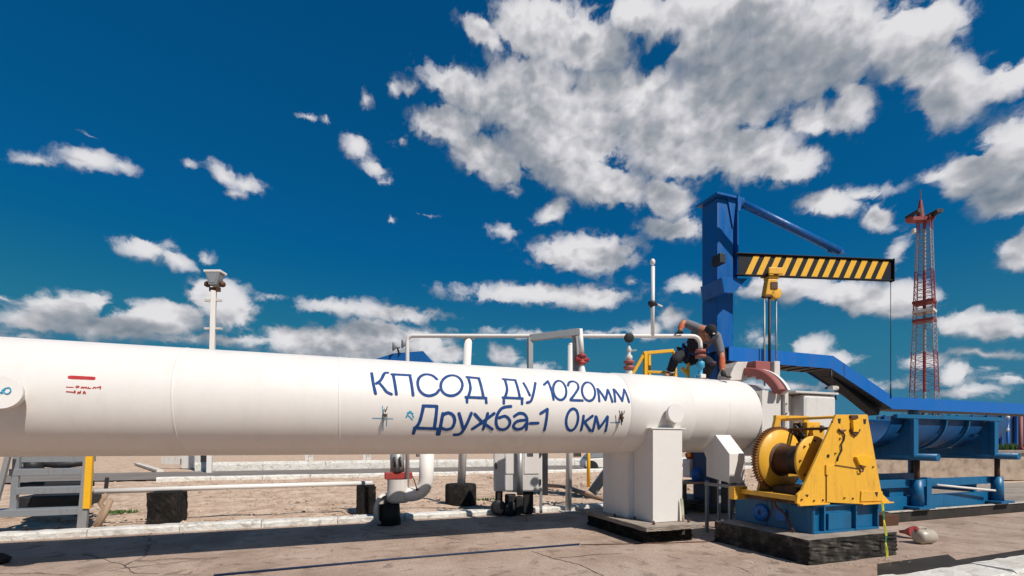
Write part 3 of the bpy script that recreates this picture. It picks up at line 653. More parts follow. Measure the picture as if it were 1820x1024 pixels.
# galvanised frame
fr = thing('grey_steel_frame', pY(985, 800, 7.0), 'grey galvanised portal frame standing behind the pipe', 'frame')
Y1, Y2 = 6.42, 6.28
a = pY(944, 792, Y1); b = pY(942, 601, Y1); c = pY(1031, 590, Y2); d = pY(1034, 700, Y2)
MB().bar(b, pY(942, 812, Y1), .07, .07).build('frame_post', 'galvanised', fr, bevel=.004)
MB().bar(b+V((0, 0, 0)), c, .07, .09).build('top_beam', 'galvanised', fr, bevel=.004)
MB().bar(pY(1024, 592, Y2+.12), pY(1026, 812, Y2+.12), .10, .05).build('frame_post', 'galvanised', fr, bevel=.004)
MB().tube([pY(1031, 585, Y2), pY(1034, 630, Y2)], .034, 16).build('hanging_pipe', 'white_paint', fr)
vv = pY(1034, 639, Y2)
MB().lathe(vv+V((0, 0, .075)), (0, 0, -1), [(0, .03), (.01, .06), (.04, .06), (.05, .035), (.1, .035), (.11, .06), (.14, .06), (.15, .03)], 18).cyl(vv+V((-.10, 0, 0)), vv+V((.10, 0, 0)), .03, n=14).build('red_valve', 'red_paint', fr)
MB().lathe(vv-V((0, 0, .07)), (0, 0, -1), [(0, .03), (.08, .05), (.16, .06), (.25, .06)], 16).build('valve_cone', 'white_paint', fr)
# white round-topped post that reaches the pad
q = pg(1010, 910); Yq = SA*q.x+CA*q.y
wp = thing('white_post', (q.x, q.y, 0), 'slim white post with a round top beside the grey frame', 'post')
tq = pY(1015, 614, Yq)
MB().tube([(q.x, q.y, .02), tq], .055, 20).build('post_shaft', 'white_paint', wp)
MB().ball(tq, .055, 16, (1, 1, .8)).build('post_cap', 'white_paint', wp)
MB().box((q.x-.13, q.y-.13, .0), (q.x+.13, q.y+.13, .022)).build('base_plate', 'white_dirty', wp, bevel=.004)
# gauge / handwheel valve
hv = thing('handwheel_valve', pY(1118, 664, 6.25), 'small valve with a black round handwheel on top of the pipe', 'valve')
g0 = pY(1118, 668, 6.25)
def hz(py): return pY(1118, py, 6.25)
MB().lathe(g0, (0, 0, 1), [(0, .045), (.07, .045)], 16).build('valve_neck', 'white_paint', hv)
MB().lathe(hz(658), (0, 0, 1), [(0, .05), (.02, .075), (.05, .075), (.06, .045), (.085, .045), (.095, .075), (.125, .07), (.14, .03)], 18).build('flange', 'faded_red', hv)
MB().lathe(hz(641), (0, 0, 1), [(0, .03), (.02, .045), (.06, .045), (.08, .025), (.12, .025), (.13, .035), (.16, .03), (.20, .01)], 16).build('valve_body', 'white_dirty', hv)
MB().bar(hz(624)+V((-.03, 0, 0)), hz(623)+V((.11, 0, .01)), .03, .02).build('lever', 'galvanised', hv)
MB().cyl(hz(620), hz(606), .008, n=8).build('spindle', 'dark_steel', hv)
wc = hz(600.5); wd = V((SA, CA, .1)); hw = MB().lathe(wc-wd*.02, wd, [(0, 0), (0, .055), (.008, .066), (.03, .066), (.038, .055), (.038, 0)], 28).build('handwheel', 'black_rubber', hv)
# yellow guard frame
yg = thing('yellow_guard_frame', pY(1165, 800, 7.4), 'yellow steel guard frame behind the pipe beside the worker', 'frame')
Yg = 7.4
MB().bar(pY(1147, 628, Yg), pY(1147, 812, Yg), .06, .05).bar(pY(1153, 630, Yg+.25), pY(1156, 812, Yg+.25), .05).build('post', 'yellow_plain', yg, bevel=.004)
MB().bar(pY(1143, 628, Yg), pY(1196, 623.5, Yg+.1), .06, .05).build('top_rail', 'yellow_plain', yg, bevel=.004)
MB().bar(pY(1198, 625, Yg+.1), pY(1206, 812, Yg+.1), .05).build('post', 'yellow_plain', yg, bevel=.004)
MB().bar(pY(1143, 632, Yg), pY(1118, 676, Yg), .05).build('brace', 'yellow_plain', yg, bevel=.004)
MB().bar(pY(1150, 661, Yg), pY(1200, 663, Yg), .04).build('lower_rail', 'yellow_plain', yg, bevel=.004)
MB().bar(pY(1223, 644, 7.0), pY(1224, 812, 7.0), .035).bar(pY(1212, 654, 7.0), pY(1222, 664, 7.0), .05).build('hook_bar', 'yellow_plain', yg, bevel=.004)

# ================================================================== LIGHT MAST, LEFT BACKGROUND
q = pg(372, 842); Yq = SA*q.x+CA*q.y
lm = thing('light_mast', (q.x, q.y, 0), 'white square light mast with a pair of floodlights at its top', 'light mast')
tq = pY(380, 517, Yq)
MB().bar((q.x, q.y, 0), tq, .18, .18).build('mast', 'white_paint', lm, bevel=.01)
for py_ in (534, 584): c = pY(379, py_, Yq); MB().bar(c+V((-.32, .11, 0)), c+V((.32, -.11, 0)), .1, .08).build('cross_arm', 'white_dirty', lm)
c = pY(382, 500, Yq)
def fl_poly(a): return [c+rv*x+V((0, 0, z))-fv*.2 for x, z in a]
MB().prism(fl_poly([(-.28, .30), (.30, .30), (.17, -.20), (-.13, -.20)]), fv*.35).build('floodlight', 'grey_steel', lm, bevel=.02)
MB().prism(fl_poly([(-.34, .305), (.34, .305), (.34, .40), (-.34, .40)]), fv*.45).build('hood', 'white_paint', lm, bevel=.02)
MB().prism([p-fv*.012 for p in fl_poly([(-.2, .24), (.22, .24), (.12, -.12), (-.08, -.12)])], fv*.01).build('lens', 'glass_lens', lm)
MB().ball(c+rv*-.30+V((0, 0, -.12)), .12).ball(c+rv*.30+V((0, 0, -.12)), .12).bar(c+rv*-.42+V((0, 0, -.16)), c+rv*.42+V((0, 0, -.16)), .05).bar(c+rv*-.2+V((0, 0, -.33)), c+rv*.2+V((0, 0, -.33)), .12, .16).build('bracket', 'brown_steel', lm)
# far blue roofed building with two loudspeakers
Yb = 26
bl = thing('blue_roof_shed', pY(725, 792, Yb), 'shed with a bright blue pitched roof showing above the pipe', 'building')
rp = [pY(662, 640, Yb), pY(700, 628, Yb), pY(752, 624, Yb), pY(770, 646, Yb), pY(772, 652, Yb), pY(655, 652, Yb)]
MB().prism(rp, fv*5).build('roof', 'blue_paint', bl)
wl = [pY(664, 652.2, Yb+.3), pY(765, 652.2, Yb+.3), pY(765, 794, Yb+.3), pY(664, 794, Yb+.3)]
MB().prism(wl, fv*4.4).build('wall', 'white_cabinet', bl)
for (sx_, sy_) in ((706, 617), (722, 612)):
    c = pY(sx_, sy_, Yb-.1); sp = thing('horn_loudspeaker', c, 'grey horn loudspeaker on the blue roof, ' + ('the left of the two' if sx_ < 710 else 'the right of the two'), 'loudspeaker', 'loudspeakers on the blue roof')
    MB().lathe(c, (-rv-fv*.4), [(-.15, .05), (.05, .08), (.2, .22), (.24, .26)], 16).build('horn', 'grey_steel', sp)
    MB().bar(c, pY(sx_+3, 628, Yb), .07).build('stem', 'dark_steel', sp)

# ================================================================== KERBS
def kerb_run(u0, u1, v0, v1, h, ln, name='kerb', mat='whitewash', z0=0):
    m = MB(); u = u0
    while u < u1:
        e = min(u1, u+ln*random.uniform(.96, 1.02)); dz = random.uniform(-.008, .008); dv = random.uniform(-.008, .008)
        n_ = 10; vs = []; fs = []
        for i in range(n_+1):
            x = u+(e-u-.012)*i/n_
            j = lambda s=.010: random.uniform(-s, s)
            vs += [(x, v0+dv+j(.004), z0-.02), (x, v0+dv+j(.006), z0+h*.72+dz+j()), (x, v0+.03+dv+j(), z0+h+dz+j(.006)), (x, v1+dv+j(), z0+h+dz+j(.006)), (x, v1+dv, z0-.02)]
        for i in range(n_):
            for k in range(4): a = i*5+k; fs.append((a, a+5, a+6, a+1))
        fs += [(0, 1, 2, 3, 4), tuple(n_*5+k for k in (4, 3, 2, 1, 0))]
        m.add(vs, fs); u = e
    return struct(m.build(name, mat))
kerb_run(-14, 30, 7.24, 7.44, .085, 1.0, mat='kerb_white')
kerb_run(-5.6, 40, 17.3, 17.55, .13, 1.5, mat='kerb_white')
# kerb return at the left
m = MB(); a = pg(285, 840); b = pg(243, 826); m.bar(a+V((0, 0, .06)), b+V((0, 0, .06)), .25, .12); struct(m.build('kerb', 'whitewash', bevel=.02))
kerb_run(-6, 50, 22.7, 23.0, .42, 2.6, mat='kerb_white')
# bottom right kerb with its muddy gutter
struct(MB().prism([pg(1560, 1003, 0), pg(1685, 986, 0), pg(1700, 996, 0), pg(1880, 968, 0), pg(1900, 984, 0), pg(1560, 1026, 0)], (0, 0, .004)).build('gutter', 'gutter_mud'))
kerb_run(2.2, 14, 2.28, 2.60, .05, 1.1, mat='kerb_white')

# ================================================================== LOW WHITE PIPE AND BLOCKS BEHIND THE PIPE
VB = 8.15
def pipe_pts(): return [pv(168, 874, VB), pv(400, 866, VB), pv(662, 858.5, VB)]
lp = MB().tube(pipe_pts(), .038, 14); lp = tag(lp.build('thin_white_pipe', 'white_paint'), 'thin white pipe lying low over black blocks on the sand', 'pipe')
def rough_block(name, px0, px1, pyt, pyb, v, dv, label, group=None, mat='tar_concrete'):
    a = pv(px0, pyt, v); b = pv(px1, pyb, v); m = MB()
    n_ = 7; 
    def fuzz(p): return p+V((random.uniform(-.008, .008), random.uniform(-.01, .01), random.uniform(-.008, .008)))
    vs = []; fs = []
    me = bmesh.new(); bmesh.ops.create_cube(me, size=1); bmesh.ops.subdivide_edges(me, edges=me.edges[:], cuts=n_, use_grid_fill=True)
    for vt in me.verts:
        p = V((a.x+(vt.co.x+.5)*(b.x-a.x), v+(vt.co.y+.5)*dv, max(0, b.z)+(vt.co.z+.5)*(a.z-max(0, b.z)))); vt.co = fuzz(p)
    me.verts.index_update()
    m.add([vt.co for vt in me.verts], [[x.index for x in f.verts] for f in me.faces]); me.free()
    o = m.build(name, mat)
    return tag(o, label, 'block', group)
rough_block('concrete_block', 261, 313, 877, 931, 7.85, .5, 'black tarred concrete block under the left part of the low pipe', 'tarred blocks under the low pipe')
rough_block('concrete_block', 635, 668, 866, 912, 8.0, .5, 'black tarred concrete block at the right end of the low pipe', 'tarred blocks under the low pipe')
# small black stake with rubble by the stair
q = pg(188, 872); tag(MB().bar((q.x, q.y, 0), (q.x+.03, q.y, .33), .07).build('stake', 'dark_steel', bevel=.01), 'short black stake in the sand right of the metal stair', 'stake')

def bx3(x0, y0, x1, y1, Yd_, dep, name, mat, par=None, bv=.01):
    return MB().prism([pY(x0, y0, Yd_), pY(x1, y0, Yd_), pY(x1, y1, Yd_), pY(x0, y1, Yd_)], fv*dep).build(name, mat, par, bevel=bv)
q = pg(340, 833); Yx = SA*q.x+CA*q.y; wx = thing('white_junction_box', (q.x, q.y, 0), 'small white box with a dark gap beside it, standing behind the light mast foot', 'box')
bx3(322, 800, 354, 833, Yx, .5, 'box_shell', 'white_cabinet', wx, .02); bx3(355, 800, 361, 838, Yx+.1, .4, 'dark_gap', 'dark_steel', wx); bx3(286, 812, 321, 826, Yx+.3, .15, 'low_duct', 'white_dirty', wx)  # narrow dark strip stands for the gap beside the shell
for i, (xc, txt) in enumerate(((547, 'left of the two small white pipe stands by the far kerb'), (650, 'right of the two small white pipe stands by the far kerb'))):
    q = pg(xc, 828); Yx = SA*q.x+CA*q.y; sx3 = thing('pipe_stand', (q.x, q.y, 0), txt, 'stand', 'small pipe stands by the far kerb')
    bx3(xc-5, 800, xc, 829, Yx, .15, 'stand_post', 'white_paint', sx3); bx3(xc+1, 806, xc+9, 824, Yx+.02, .12, 'clamp_plate', 'white_dirty', sx3)
    MB().cyl(pY(xc+5, 816, Yx-.02), pY(xc+5, 816, Yx-.08), .12, n=16).build('end_flange', 'white_dirty', sx3)
# ================================================================== METAL STAIR AT THE LEFT
st = thing('metal_stair', pg(80, 930), 'grey metal stair with a yellow edge behind the left part of the pipe', 'stair')
sv = 7.75
rb = pv(143, 937, sv); rt = pv(166, 800, sv+.5); rt = V((rb.x+.12, sv+.62, 1.35))
MB().bar(pv(146, 939, sv), pv(160, 790, sv), .10, .06, up=(0, 1, 0)).build('stringer', 'galvanised', st, bevel=.004)
MB().bar(pv(154.5, 904, sv-.03), pv(161, 790, sv-.03), .075, .05, up=(0, 1, 0)).build('yellow_strip', 'yellow_plain', st, bevel=.003)
MB().bar(pv(-6, 890, sv-.1), pv(20, 790, sv-.1), .05).build('handrail', 'galvanised', st, bevel=.004)
MB().bar(pv(24, 912, sv+.1), pv(32, 790, sv+.1), .07, .05, up=(0, 1, 0)).build('stringer', 'grey_steel', st, bevel=.004)
for (xa2, xb2, yy, dv) in ((-40, 142, 915, 0), (30, 147, 873, .05), (18, 151, 840, .1), (30, 155, 816, .15)):
    a = pv(xa2, yy, sv+dv); b = pv(xb2, yy, sv+dv); m = MB(); m.box((a.x, sv+dv-.03, a.z-.045), (b.x, sv+dv+.24, a.z+.045)); m.build('tread', 'grey_steel', st, bevel=.006)
m = MB()
for i in range(12):
    a = pv(10+i*13, 800+random.uniform(-2, 10), 9.6); b = pv(10+i*13+random.uniform(10, 40), 805+random.uniform(-3, 8), 9.6); m.tube([a, b], .02, 6)
q = pv(50, 860, 9.6)
ck = thing('dark_pipe_bundle', pv(60, 900, 9.5), 'bundle of dark valves and rods lying behind the metal stair', 'pipe bundle')
MB().tube([pv(30, 830, 9.0), pv(60, 822, 9.0), pv(110, 826, 9.0), pv(150, 822, 9.0)], .06, 10).build('pipe_run', 'dark_steel', ck)
MB().ball(pv(60, 828, 8.9), .12).ball(pv(42, 832, 8.9), .11).build('valve', 'dark_steel', ck)
MB().box(pv(30, 905, 8.6), pv(146, 880, 8.6)+V((0, .6, 0))).build('sill', 'dark_steel', ck, bevel=.02)
MB().box(pv(36, 872, 9.4), pv(146, 862, 9.4)+V((0, .2, 0))).build('crossbar', 'dark_steel', ck, bevel=.02)
MB().box(pv(34, 906, 8.9), pv(150, 882, 8.9)+V((0, .3, 0))).build('black_box', 'black_rubber', ck, bevel=.02)
MB().box(pv(34, 870, 9.1), pv(152, 856, 9.1)+V((0, .3, 0))).build('black_box', 'black_rubber', ck, bevel=.02)
rs = MB().tube([pv(190, 878, 7.8), pv(178, 895, 7.8), pv(186, 905, 7.8), pv(168, 935, 7.7)], .03, 8).tube([pv(197, 888, 7.7), pv(186, 915, 7.7), pv(172, 938, 7.65)], .035, 8)
tag(rs.build('twisted_branch', 'timber'), 'twisted dry branch leaning on the kerb beside the metal stair', 'branch')

# ================================================================== DRAIN VALVE UNDER THE PIPE
q = pg(692, 932); Yv = SA*q.x+CA*q.y
dv_ = thing('drain_valve', (q.x, q.y, 0), 'white drain valve with a dark red collar and bent pipe under the main pipe', 'valve')
def dz(px, py, dY=0): return pY(px, py, Yv+dY)
MB().cyl((q.x, q.y, 0), dz(692, 895), .165, .145, 24).build('foot', 'black_rubber', dv_)
vb2 = MB().lathe(dz(708, 893), (0, 0, 1), [(0, 0), (0, .13), (.05, .17), (.12, .165), (.24, .155), (.34, .155)], 28).build('valve_body', 'white_dirty', dv_)
MB().box(dz(683, 851.5)+V((0, -.13, 0)), dz(733, 839)+V((0, .13, 0))).build('collar', 'red_paint', dv_, bevel=.01)
MB().tube([dz(706, 838), dz(706, 800)], .10, 18).build('stem_housing', 'galvanised', dv_)
MB().tube([dz(701, 812, -.11), dz(702, 830, -.11)], .015, 8).tube([dz(711, 812, -.11), dz(712, 830, -.11)], .015, 8).build('stem_rod', 'dark_steel', dv_)
pts = bend(dz(706, 878), dz(757, 880), dz(759, 800), .26, 8)
MB().tube([dz(706, 880)]+pts+[dz(759, 800)], .105, 24).build('bent_pipe', 'white_paint', dv_)
MB().lathe(dz(682, 905, -.05), rv+fv*-.35, [(-.03, 0), (-.03, .20), (0, .235), (.03, .2)], 28).build('blind_flange', 'white_dirty', dv_)
MB().tube([dz(732, 845, -.12), dz(736, 853, -.12), dz(741, 869, -.12)], .008, 6).ball(dz(741, 870, -.12), .02).build('pull_chain', 'brown_steel', dv_)
MB().tube([dz(617+125, 792), dz(618+125, 812)], .03, 8).build('drip_tube', 'white_dirty', dv_)

# ================================================================== CABINET UNDER THE PIPE
q = pg(918, 918); cb_ = thing('instrument_cabinet', (q.x, q.y, 0), 'pale grey cabinet on a black valve base under the pipe', 'cabinet')
Yc = SA*q.x+CA*q.y+.15
def cc(px, py, dY=0): return pY(px, py, Yc+dY)
def cbox(x0, y0, x1, y1, d0, d1, name, mat, par, bv=.01):
    a, b = cc(x0, y0, d0), cc(x1, y1, d0)
    P = [cc(x0, y0, d0), cc(x1, y0, d0), cc(x1, y1, d0), cc(x0, y1, d0)]
    return MB().prism(P, fv*(d1-d0)).build(name, mat, par, bevel=bv)
cbox(877, 790, 964, 874, 0, .55, 'cabinet_shell', 'white_cabinet', cb_, .03)
cbox(898, 792, 915, 842, -.012, -.003, 'panel', 'white_paint', cb_, .001)
cbox(932, 792, 958, 842, -.012, -.003, 'panel', 'white_paint', cb_, .001)
MB().tube([cc(924, 792, -.05), cc(924, 880, -.05)], .05, 16).build('riser_pipe', 'galvanised', cb_)
for (x0_, x1_, y0_, y1_, d0_) in ((880, 893, 874, 916, .0), (897, 917, 880, 917, -.06), (930, 948, 874, 913, .05), (917, 930, 884, 912, -.12)):
    cbox(x0_, y0_, x1_, y1_, d0_, d0_+.22, 'valve_block', 'black_rubber', cb_, .02)
MB().lathe(cc(886, 902, -.08), -fv, [(0, 0), (0, .12), (.02, .13), (.05, .12), (.05, .06), (.06, 0)], 20).lathe(cc(907, 905, -.1), -fv+rv, [(0, 0), (0, .12), (.02, .13), (.05, .12), (.05, .06), (.06, 0)], 20).build('blind_flange', 'dark_steel', cb_)
cbox(959, 874, 964, 912, .1, .14, 'leg', 'galvanised', cb_, .004); cbox(884, 876, 890, 900, -.05, -.02, 'gauge_tube', 'timber', cb_, .004)
MB().box(cc(872, 915)+V((0, 0, -.03)), cc(955, 915)+fv*.4+V((0, .0, .02))).build('base_plate', 'dark_steel', cb_, bevel=.01)
q = pg(966, 880); dk = thing('dark_cabinet', (q.x, q.y, 0), 'narrow black cabinet standing behind the pale cabinet', 'cabinet')
Yk = SA*q.x+CA*q.y
MB().prism([pY(958, 792, Yk), pY(974, 792, Yk), pY(974, 881, Yk), pY(958, 881, Yk)], fv*.5).build('cabinet_shell', 'dark_steel', dk, bevel=.02)
MB().prism([pY(956, 786, Yk-.03), pY(976, 786, Yk-.03), pY(976, 791.6, Yk-.03), pY(956, 791.6, Yk-.03)], fv*.56).build('cabinet_roof', 'grey_steel', dk, bevel=.006)
m = MB(); m.tube([pg(968, 868)+V((0, 0, .08)), pg(1000, 873)+V((0, 0, .12)), pg(1040, 884)+V((0, 0, .08)), pg(1076, 893)+V((0, 0, .05))], .05, 10)
m.tube([pg(1015, 868)+V((0, 0, .03)), pg(1045, 882)+V((0, 0, .06))], .03, 8)
tag(m.build('fallen_log', 'timber', bevel=0), 'weathered timber log lying on the sand behind the white post', 'log')
cbox(959, 800, 962, 812, -.02, -.001, 'hinge', 'dark_steel', cb_, .003); cbox(959, 852, 962, 862, -.02, -.001, 'hinge', 'dark_steel', cb_, .003)
cbox(880, 822, 883, 834, -.03, -.001, 'handle', 'dark_steel', cb_, .004)
# yellow post and grey leaning beam
q = pg(1046, 867); tag(MB().tube([(q.x, q.y, 0), (q.x, q.y, 1.45)], .048, 16).build('marker_post', 'yellow_plain'), 'yellow round post standing behind the saddle support', 'post')
tag(MB().bar(pY(1052, 876, 8.2), pY(1088, 826, 8.2), .16, .08, up=fv).build('leaning_beam', 'galvanised', bevel=.006), 'grey steel beam leaning diagonally behind the saddle support', 'beam')
# parked material far behind: car and red jacket like heap
q = pg(1062, 838); Yc2 = SA*q.x+CA*q.y
car = thing('parked_car', (q.x, q.y, 0), 'white and dark car parked far off behind the yellow post', 'car')
def cy(px, py, dY=0): return pY(px, py, Yc2+dY)
MB().prism([cy(1040, 822), cy(1045, 815), cy(1078, 813), cy(1120, 816), cy(1120, 832), cy(1040, 832)], fv*1.7).build('body', 'white_paint', car, bevel=.06)
MB().prism([cy(1044, 815), cy(1056, 803), cy(1095, 803), cy(1105, 814)], fv*1.6).build('cabin', 'glass_lens', car, bevel=.05)
for px_ in (1051, 1105):
    wh = MB().cyl(cy(px_, 831, -.03), cy(px_, 831, .2), .30, n=20).build('wheel', 'black_rubber', car)
cone = tag(MB().lathe(pg(1066, 832), (0, 0, 1), [(0, .28), (.03, .28), (.035, .2), (.7, .04), (.7, 0)], 18).build('traffic_cone', 'orange_paint'), 'orange cone standing near the far white car', 'cone')

# ================================================================== JIB CRANE
cr_ = thing('jib_crane', pv(1285, 800, 6.3), 'blue steel jib crane with a black and yellow striped boom', 'crane')
VC = 6.3; c0_ = pv(1258, 352, VC+.22); c1_ = pv(1303, 352, VC)
zt4 = pv(1285, 350, VC).z
xcL = c0_.x; wcol = .40
ucm = xcL+.27
# column: round-faced blue mast (large flange, web, flange) = wide box front, recessed web, right flange
MB().box((xcL+.03, VC+.03, 0), (xcL+.40, VC+.41, zt4)).build('column', 'blue_paint', cr_, bevel=.03)
m = MB(); m.box((xcL+.4015, VC+.09, 3.95), (xcL+.45, VC+.35, zt4)); m.build('slewing_channel', 'blue_paint', cr_, bevel=.006)
MB().box((xcL+.452, VC-.0, 3.97), (xcL+.475, VC+.42, zt4)).build('channel_flange', 'blue_paint', cr_, bevel=.004)
m = MB(); m.prism([pv(1246, 352, VC-.15), pv(1312, 337, VC-.15), pv(1331, 341, VC-.15)+V((0, 0, 0)), pv(1331, 341, VC-.15)+V((0, .75, .03)), pv(1246, 352, VC-.15)+V((0, .75, -.0))], (0, 0, .035))
m = MB(); m.box((xcL-.05, VC-.05, zt4), (xcL+.56, VC+.45, zt4+.035)); m.build('top_plate', 'blue_paint', cr_, bevel=.004)
MB().prism([(xcL+.36, VC+.005, 4.95), (xcL+.42, VC+.005, zt4-.002), (xcL+.24, VC+.005, zt4-.002)], (0, .02, 0)).build('gusset', 'blue_paint', cr_)
for z_ in [4.1+.3*i for i in range(5)]:
    for y_ in (VC+.04, VC+.34): MB().cyl((xcL+.476, y_, z_), (xcL+.490, y_, z_), .016, n=6).build('bolt', 'dark_steel', cr_)
for z_ in (): MB().lathe((xcL+.20, VC+.22, z_), (0, 0, 1), [(0, .19), (0, .205), (.05, .205), (.05, .19)], 40).build('collar_band', 'blue_paint', cr_)
# boom: I-beam, swung toward the camera
Yb1, Yb2 = 7.75, 8.02
bA = pY(1312, 470, Yb1); bB = pY(1585, 478, Yb2); hb = (497-460)*Yb2/F
bB.z = bA.z
bd = (bB-bA).normalized(); bn = V((bd.y, -bd.x, 0)); 
if bn.dot(V((-SA, -CA, 0))) < 0: bn = -bn
def boom_box(a0, a1, n0, n1, z0, z1): 
    P = [bA+bd*a0+bn*n0+V((0, 0, z0)), bA+bd*a1+bn*n0+V((0, 0, z0)), bA+bd*a1+bn*n0+V((0, 0, z1)), bA+bd*a0+bn*n0+V((0, 0, z1))]
    return MB().prism(P, bn*(n1-n0))
BL = (bB-bA).length; H2 = hb/2
bw = boom_box(0, BL, -.006, .006, -H2+.012, H2-.012).build('boom_web', 'black_yellow_stripe', cr_)
boom_box(-.05, BL, -.035, .035, H2-.011, H2+.006).build('boom_flange', 'black_yellow_stripe', cr_, bevel=.003)
boom_box(-.05, BL, -.035, .035, -H2-.006, -H2+.011).build('boom_flange', 'black_yellow_stripe', cr_, bevel=.003)
boom_box(BL+.001, BL+.015, -.045, .045, -H2-.02, H2+.015).build('end_plate', 'black_yellow_stripe', cr_, bevel=.003)
# yellow slanted warning stripes painted on the web (panel just proud of the web)
m = MB(); x = .12; sl = .150
while x+sl+.10 < BL-.02:
    hh = H2-.018
    P = [bA+bd*x+V((0, 0, -hh)), bA+bd*(x+.105)+V((0, 0, -hh)), bA+bd*(x+.105+sl)+V((0, 0, hh*.92)), bA+bd*(x+sl)+V((0, 0, hh*.92))]
    m.prism([p+bn*.0085 for p in P], bn*.002); x += .198
m.build('warning_stripes', 'yellow_plain', cr_)
br0 = pY(1320, 362, Yb1); br1 = pY(1492, 447, 7.95)
MB().tube([br0, br1], .062, 16).build('brace', 'blue_paint', cr_)
MB().prism([pY(1470, 447, 7.94), pY(1503, 451, 7.94), pY(1500, 444, 7.94), pY(1488, 436, 7.94)], fv*.04).build('brace_foot', 'blue_paint', cr_)
MB().prism([br0+V((-.10, 0, -.15)), br0+V((.06, 0, -.04)), br0+V((.03, 0, .07)), br0+V((-.10, 0, .13))], (0, .03, 0)).build('brace_lug', 'blue_paint', cr_)
# knee bracket under the boom
K = [pv(1283, 493, 6.05), pv(1329, 495, 6.05), pv(1304, 521, 6.05), pv(1287, 520, 6.05)]
MB().prism(K, (0, .5, 0)).build('knee_bracket', 'blue_paint', cr_, bevel=.004)
MB().box(pv(1280, 449, 6.02)+V((0, 0, 0)), pv(1290, 468, 6.02)+V((0, .2, 0))).build('clevis', 'dark_steel', cr_, bevel=.01)
# hanging boom cable
ec = bA+bd*(BL-.02)+V((0, 0, -H2)); eb = pY(1583, 708, 8.0); 
MB().tube([ec, V((ec.x, ec.y, eb.z+.25))], .0065, 6).tube([V((ec.x, ec.y, eb.z+.25)), V((ec.x, ec.y, eb.z))], .012, 6).build('pendant_cable', 'dark_steel', cr_)
# chain hoist hanging from the boom
hc = bA+bd*((pY(1367, 480, 7.8)-bA).dot(bd)); ho = thing('chain_hoist', hc, 'yellow chain hoist hanging from the striped crane boom', 'hoist')
def hb_(x, n, z): return hc+bd*x+bn*n+V((0, 0, z))
def hbox(x0, x1, n0, n1, z0, z1, name, mat, bv=.008, sk=0):
    P = [hb_(x0, n0, z0), hb_(x1, n0, z0), hb_(x1+sk, n0, z1), hb_(x0+sk, n0, z1)]
    return MB().prism(P, bn*(n1-n0)).build(name, mat, ho, bevel=bv)
zb = -H2
hbox(-.08, .17, .085, .12, zb+.0, zb+.11, 'trolley_plate', 'yellow_paint', .01)
hbox(-.08, .17, -.12, -.085, zb+.0, zb+.11, 'trolley_plate', 'yellow_paint', .01)
for xx in (-.03, .12): MB().cyl(hb_(xx, .084, zb+.045), hb_(xx, .03, zb+.045), .032, n=16).cyl(hb_(xx, -.084, zb+.045), hb_(xx, -.03, zb+.045), .032, n=16).build('trolley_wheel', 'brown_steel', ho)
hbox(-.05, .13, -.08, .08, zb-.06, zb-.01, 'cross_beam', 'yellow_paint', .012)
hbox(-.11, .06, -.06, .07, zb-.34, zb-.061, 'hoist_body', 'yellow_paint', .02, .05)
MB().lathe(hb_(.09, .05, zb-.30), bn, [(-.12, 0), (-.12, .09), (-.02, .10), (.02, .09), (.02, 0)], 20).build('chain_wheel', 'yellow_paint', ho, bevel=.004)
hbox(-.02, .10, .072, .085, zb-.24, zb-.12, 'cover', 'brown_steel', .004)
hbox(-.13, .13, -.02, .06, zb-.37, zb-.341, 'chain_guide', 'brown_steel', .006)
zlow = 2.15
for (x_, n_, r_, mt) in ((-.105, .03, .011, 'galvanised'), (-.07, -.01, .010, 'galvanised'), (-.005, .02, .022, 'dark_steel'), (.13, .0, .012, 'galvanised')):
    p = hb_(x_, n_, zb-.37 if x_ < .1 else zb-.3)
    MB().tube([p, V((p.x, p.y, zlow))], r_, 8).build('chain', mt, ho)

# ================================================================== BLUE COVERED BEAM
bb = thing('blue_gantry_beam', (8, 6.2, 0), 'long bright blue channel beam stepping down from the crane to the right', 'beam')
VN = 5.95
T = [pv(1296, 616.5, VN), pv(1481, 631.5, VN), pv(1588, 710, VN), pv(1990, 723, VN)]
T[0].z = T[1].z = (T[0].z+T[1].z)/2; zz = (pv(1590, 709, VN).z+pv(1820, 715, VN).z)/2; T[2].z = T[3].z = zz
hN = .235
def off(p, dz): return V((p.x, p.y, p.z-dz))
B_ = [off(T[0], hN), V((T[1].x-.05, VN, T[1].z-hN)), V((T[2].x-.10, VN, T[2].z-hN)), off(T[3], hN)]
B_[2].x = T[2].x-.02; 
MB().prism([T[0], T[1], B_[1], B_[0]], (0, .02, 0)).prism([T[1], T[2], B_[2], B_[1]], (0, .02, 0)).prism([T[2], T[3], B_[3], B_[2]], (0, .02, 0)).build('web_plate', 'blue_canopy', bb)
def slab_pts(a, b, y0, y1, th): 
    P = [V((a.x, y0, a.z)), V((b.x, y0, b.z)), V((b.x, y0, b.z-th)), V((a.x, y0, a.z-th))]; return P
m = MB()
for i in range(3): m.prism(slab_pts(T[i], T[i+1], VN+.021, VN+.45, .02), (0, .43, 0))
m.build('top_plate', 'blue_canopy', bb)
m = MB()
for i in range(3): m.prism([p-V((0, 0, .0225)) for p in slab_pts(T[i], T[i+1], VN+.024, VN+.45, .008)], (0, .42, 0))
m.build('underside_shade', 'dark_steel', bb)  # near-black sheet: shade and grime of the underside put into its colour
m = MB()
for i in range(3):
    m.prism([p+V((0, .47, 0)) for p in ([T[0], T[1], B_[1], B_[0]], [T[1], T[2], B_[2], B_[1]], [T[2], T[3], B_[3], B_[2]])[i]], (0, .02, 0))
m.build('rear_web', 'blue_paint', bb)
for i in range(11):
    x = T[0].x+.5+i*.33
    if x < T[1].x-.15: MB().box((x, VN+.03, T[0].z-hN-.015), (x+.05, VN+.44, T[0].z-hN+.05)).build('cross_rib', 'dark_steel', bb)
m = MB()
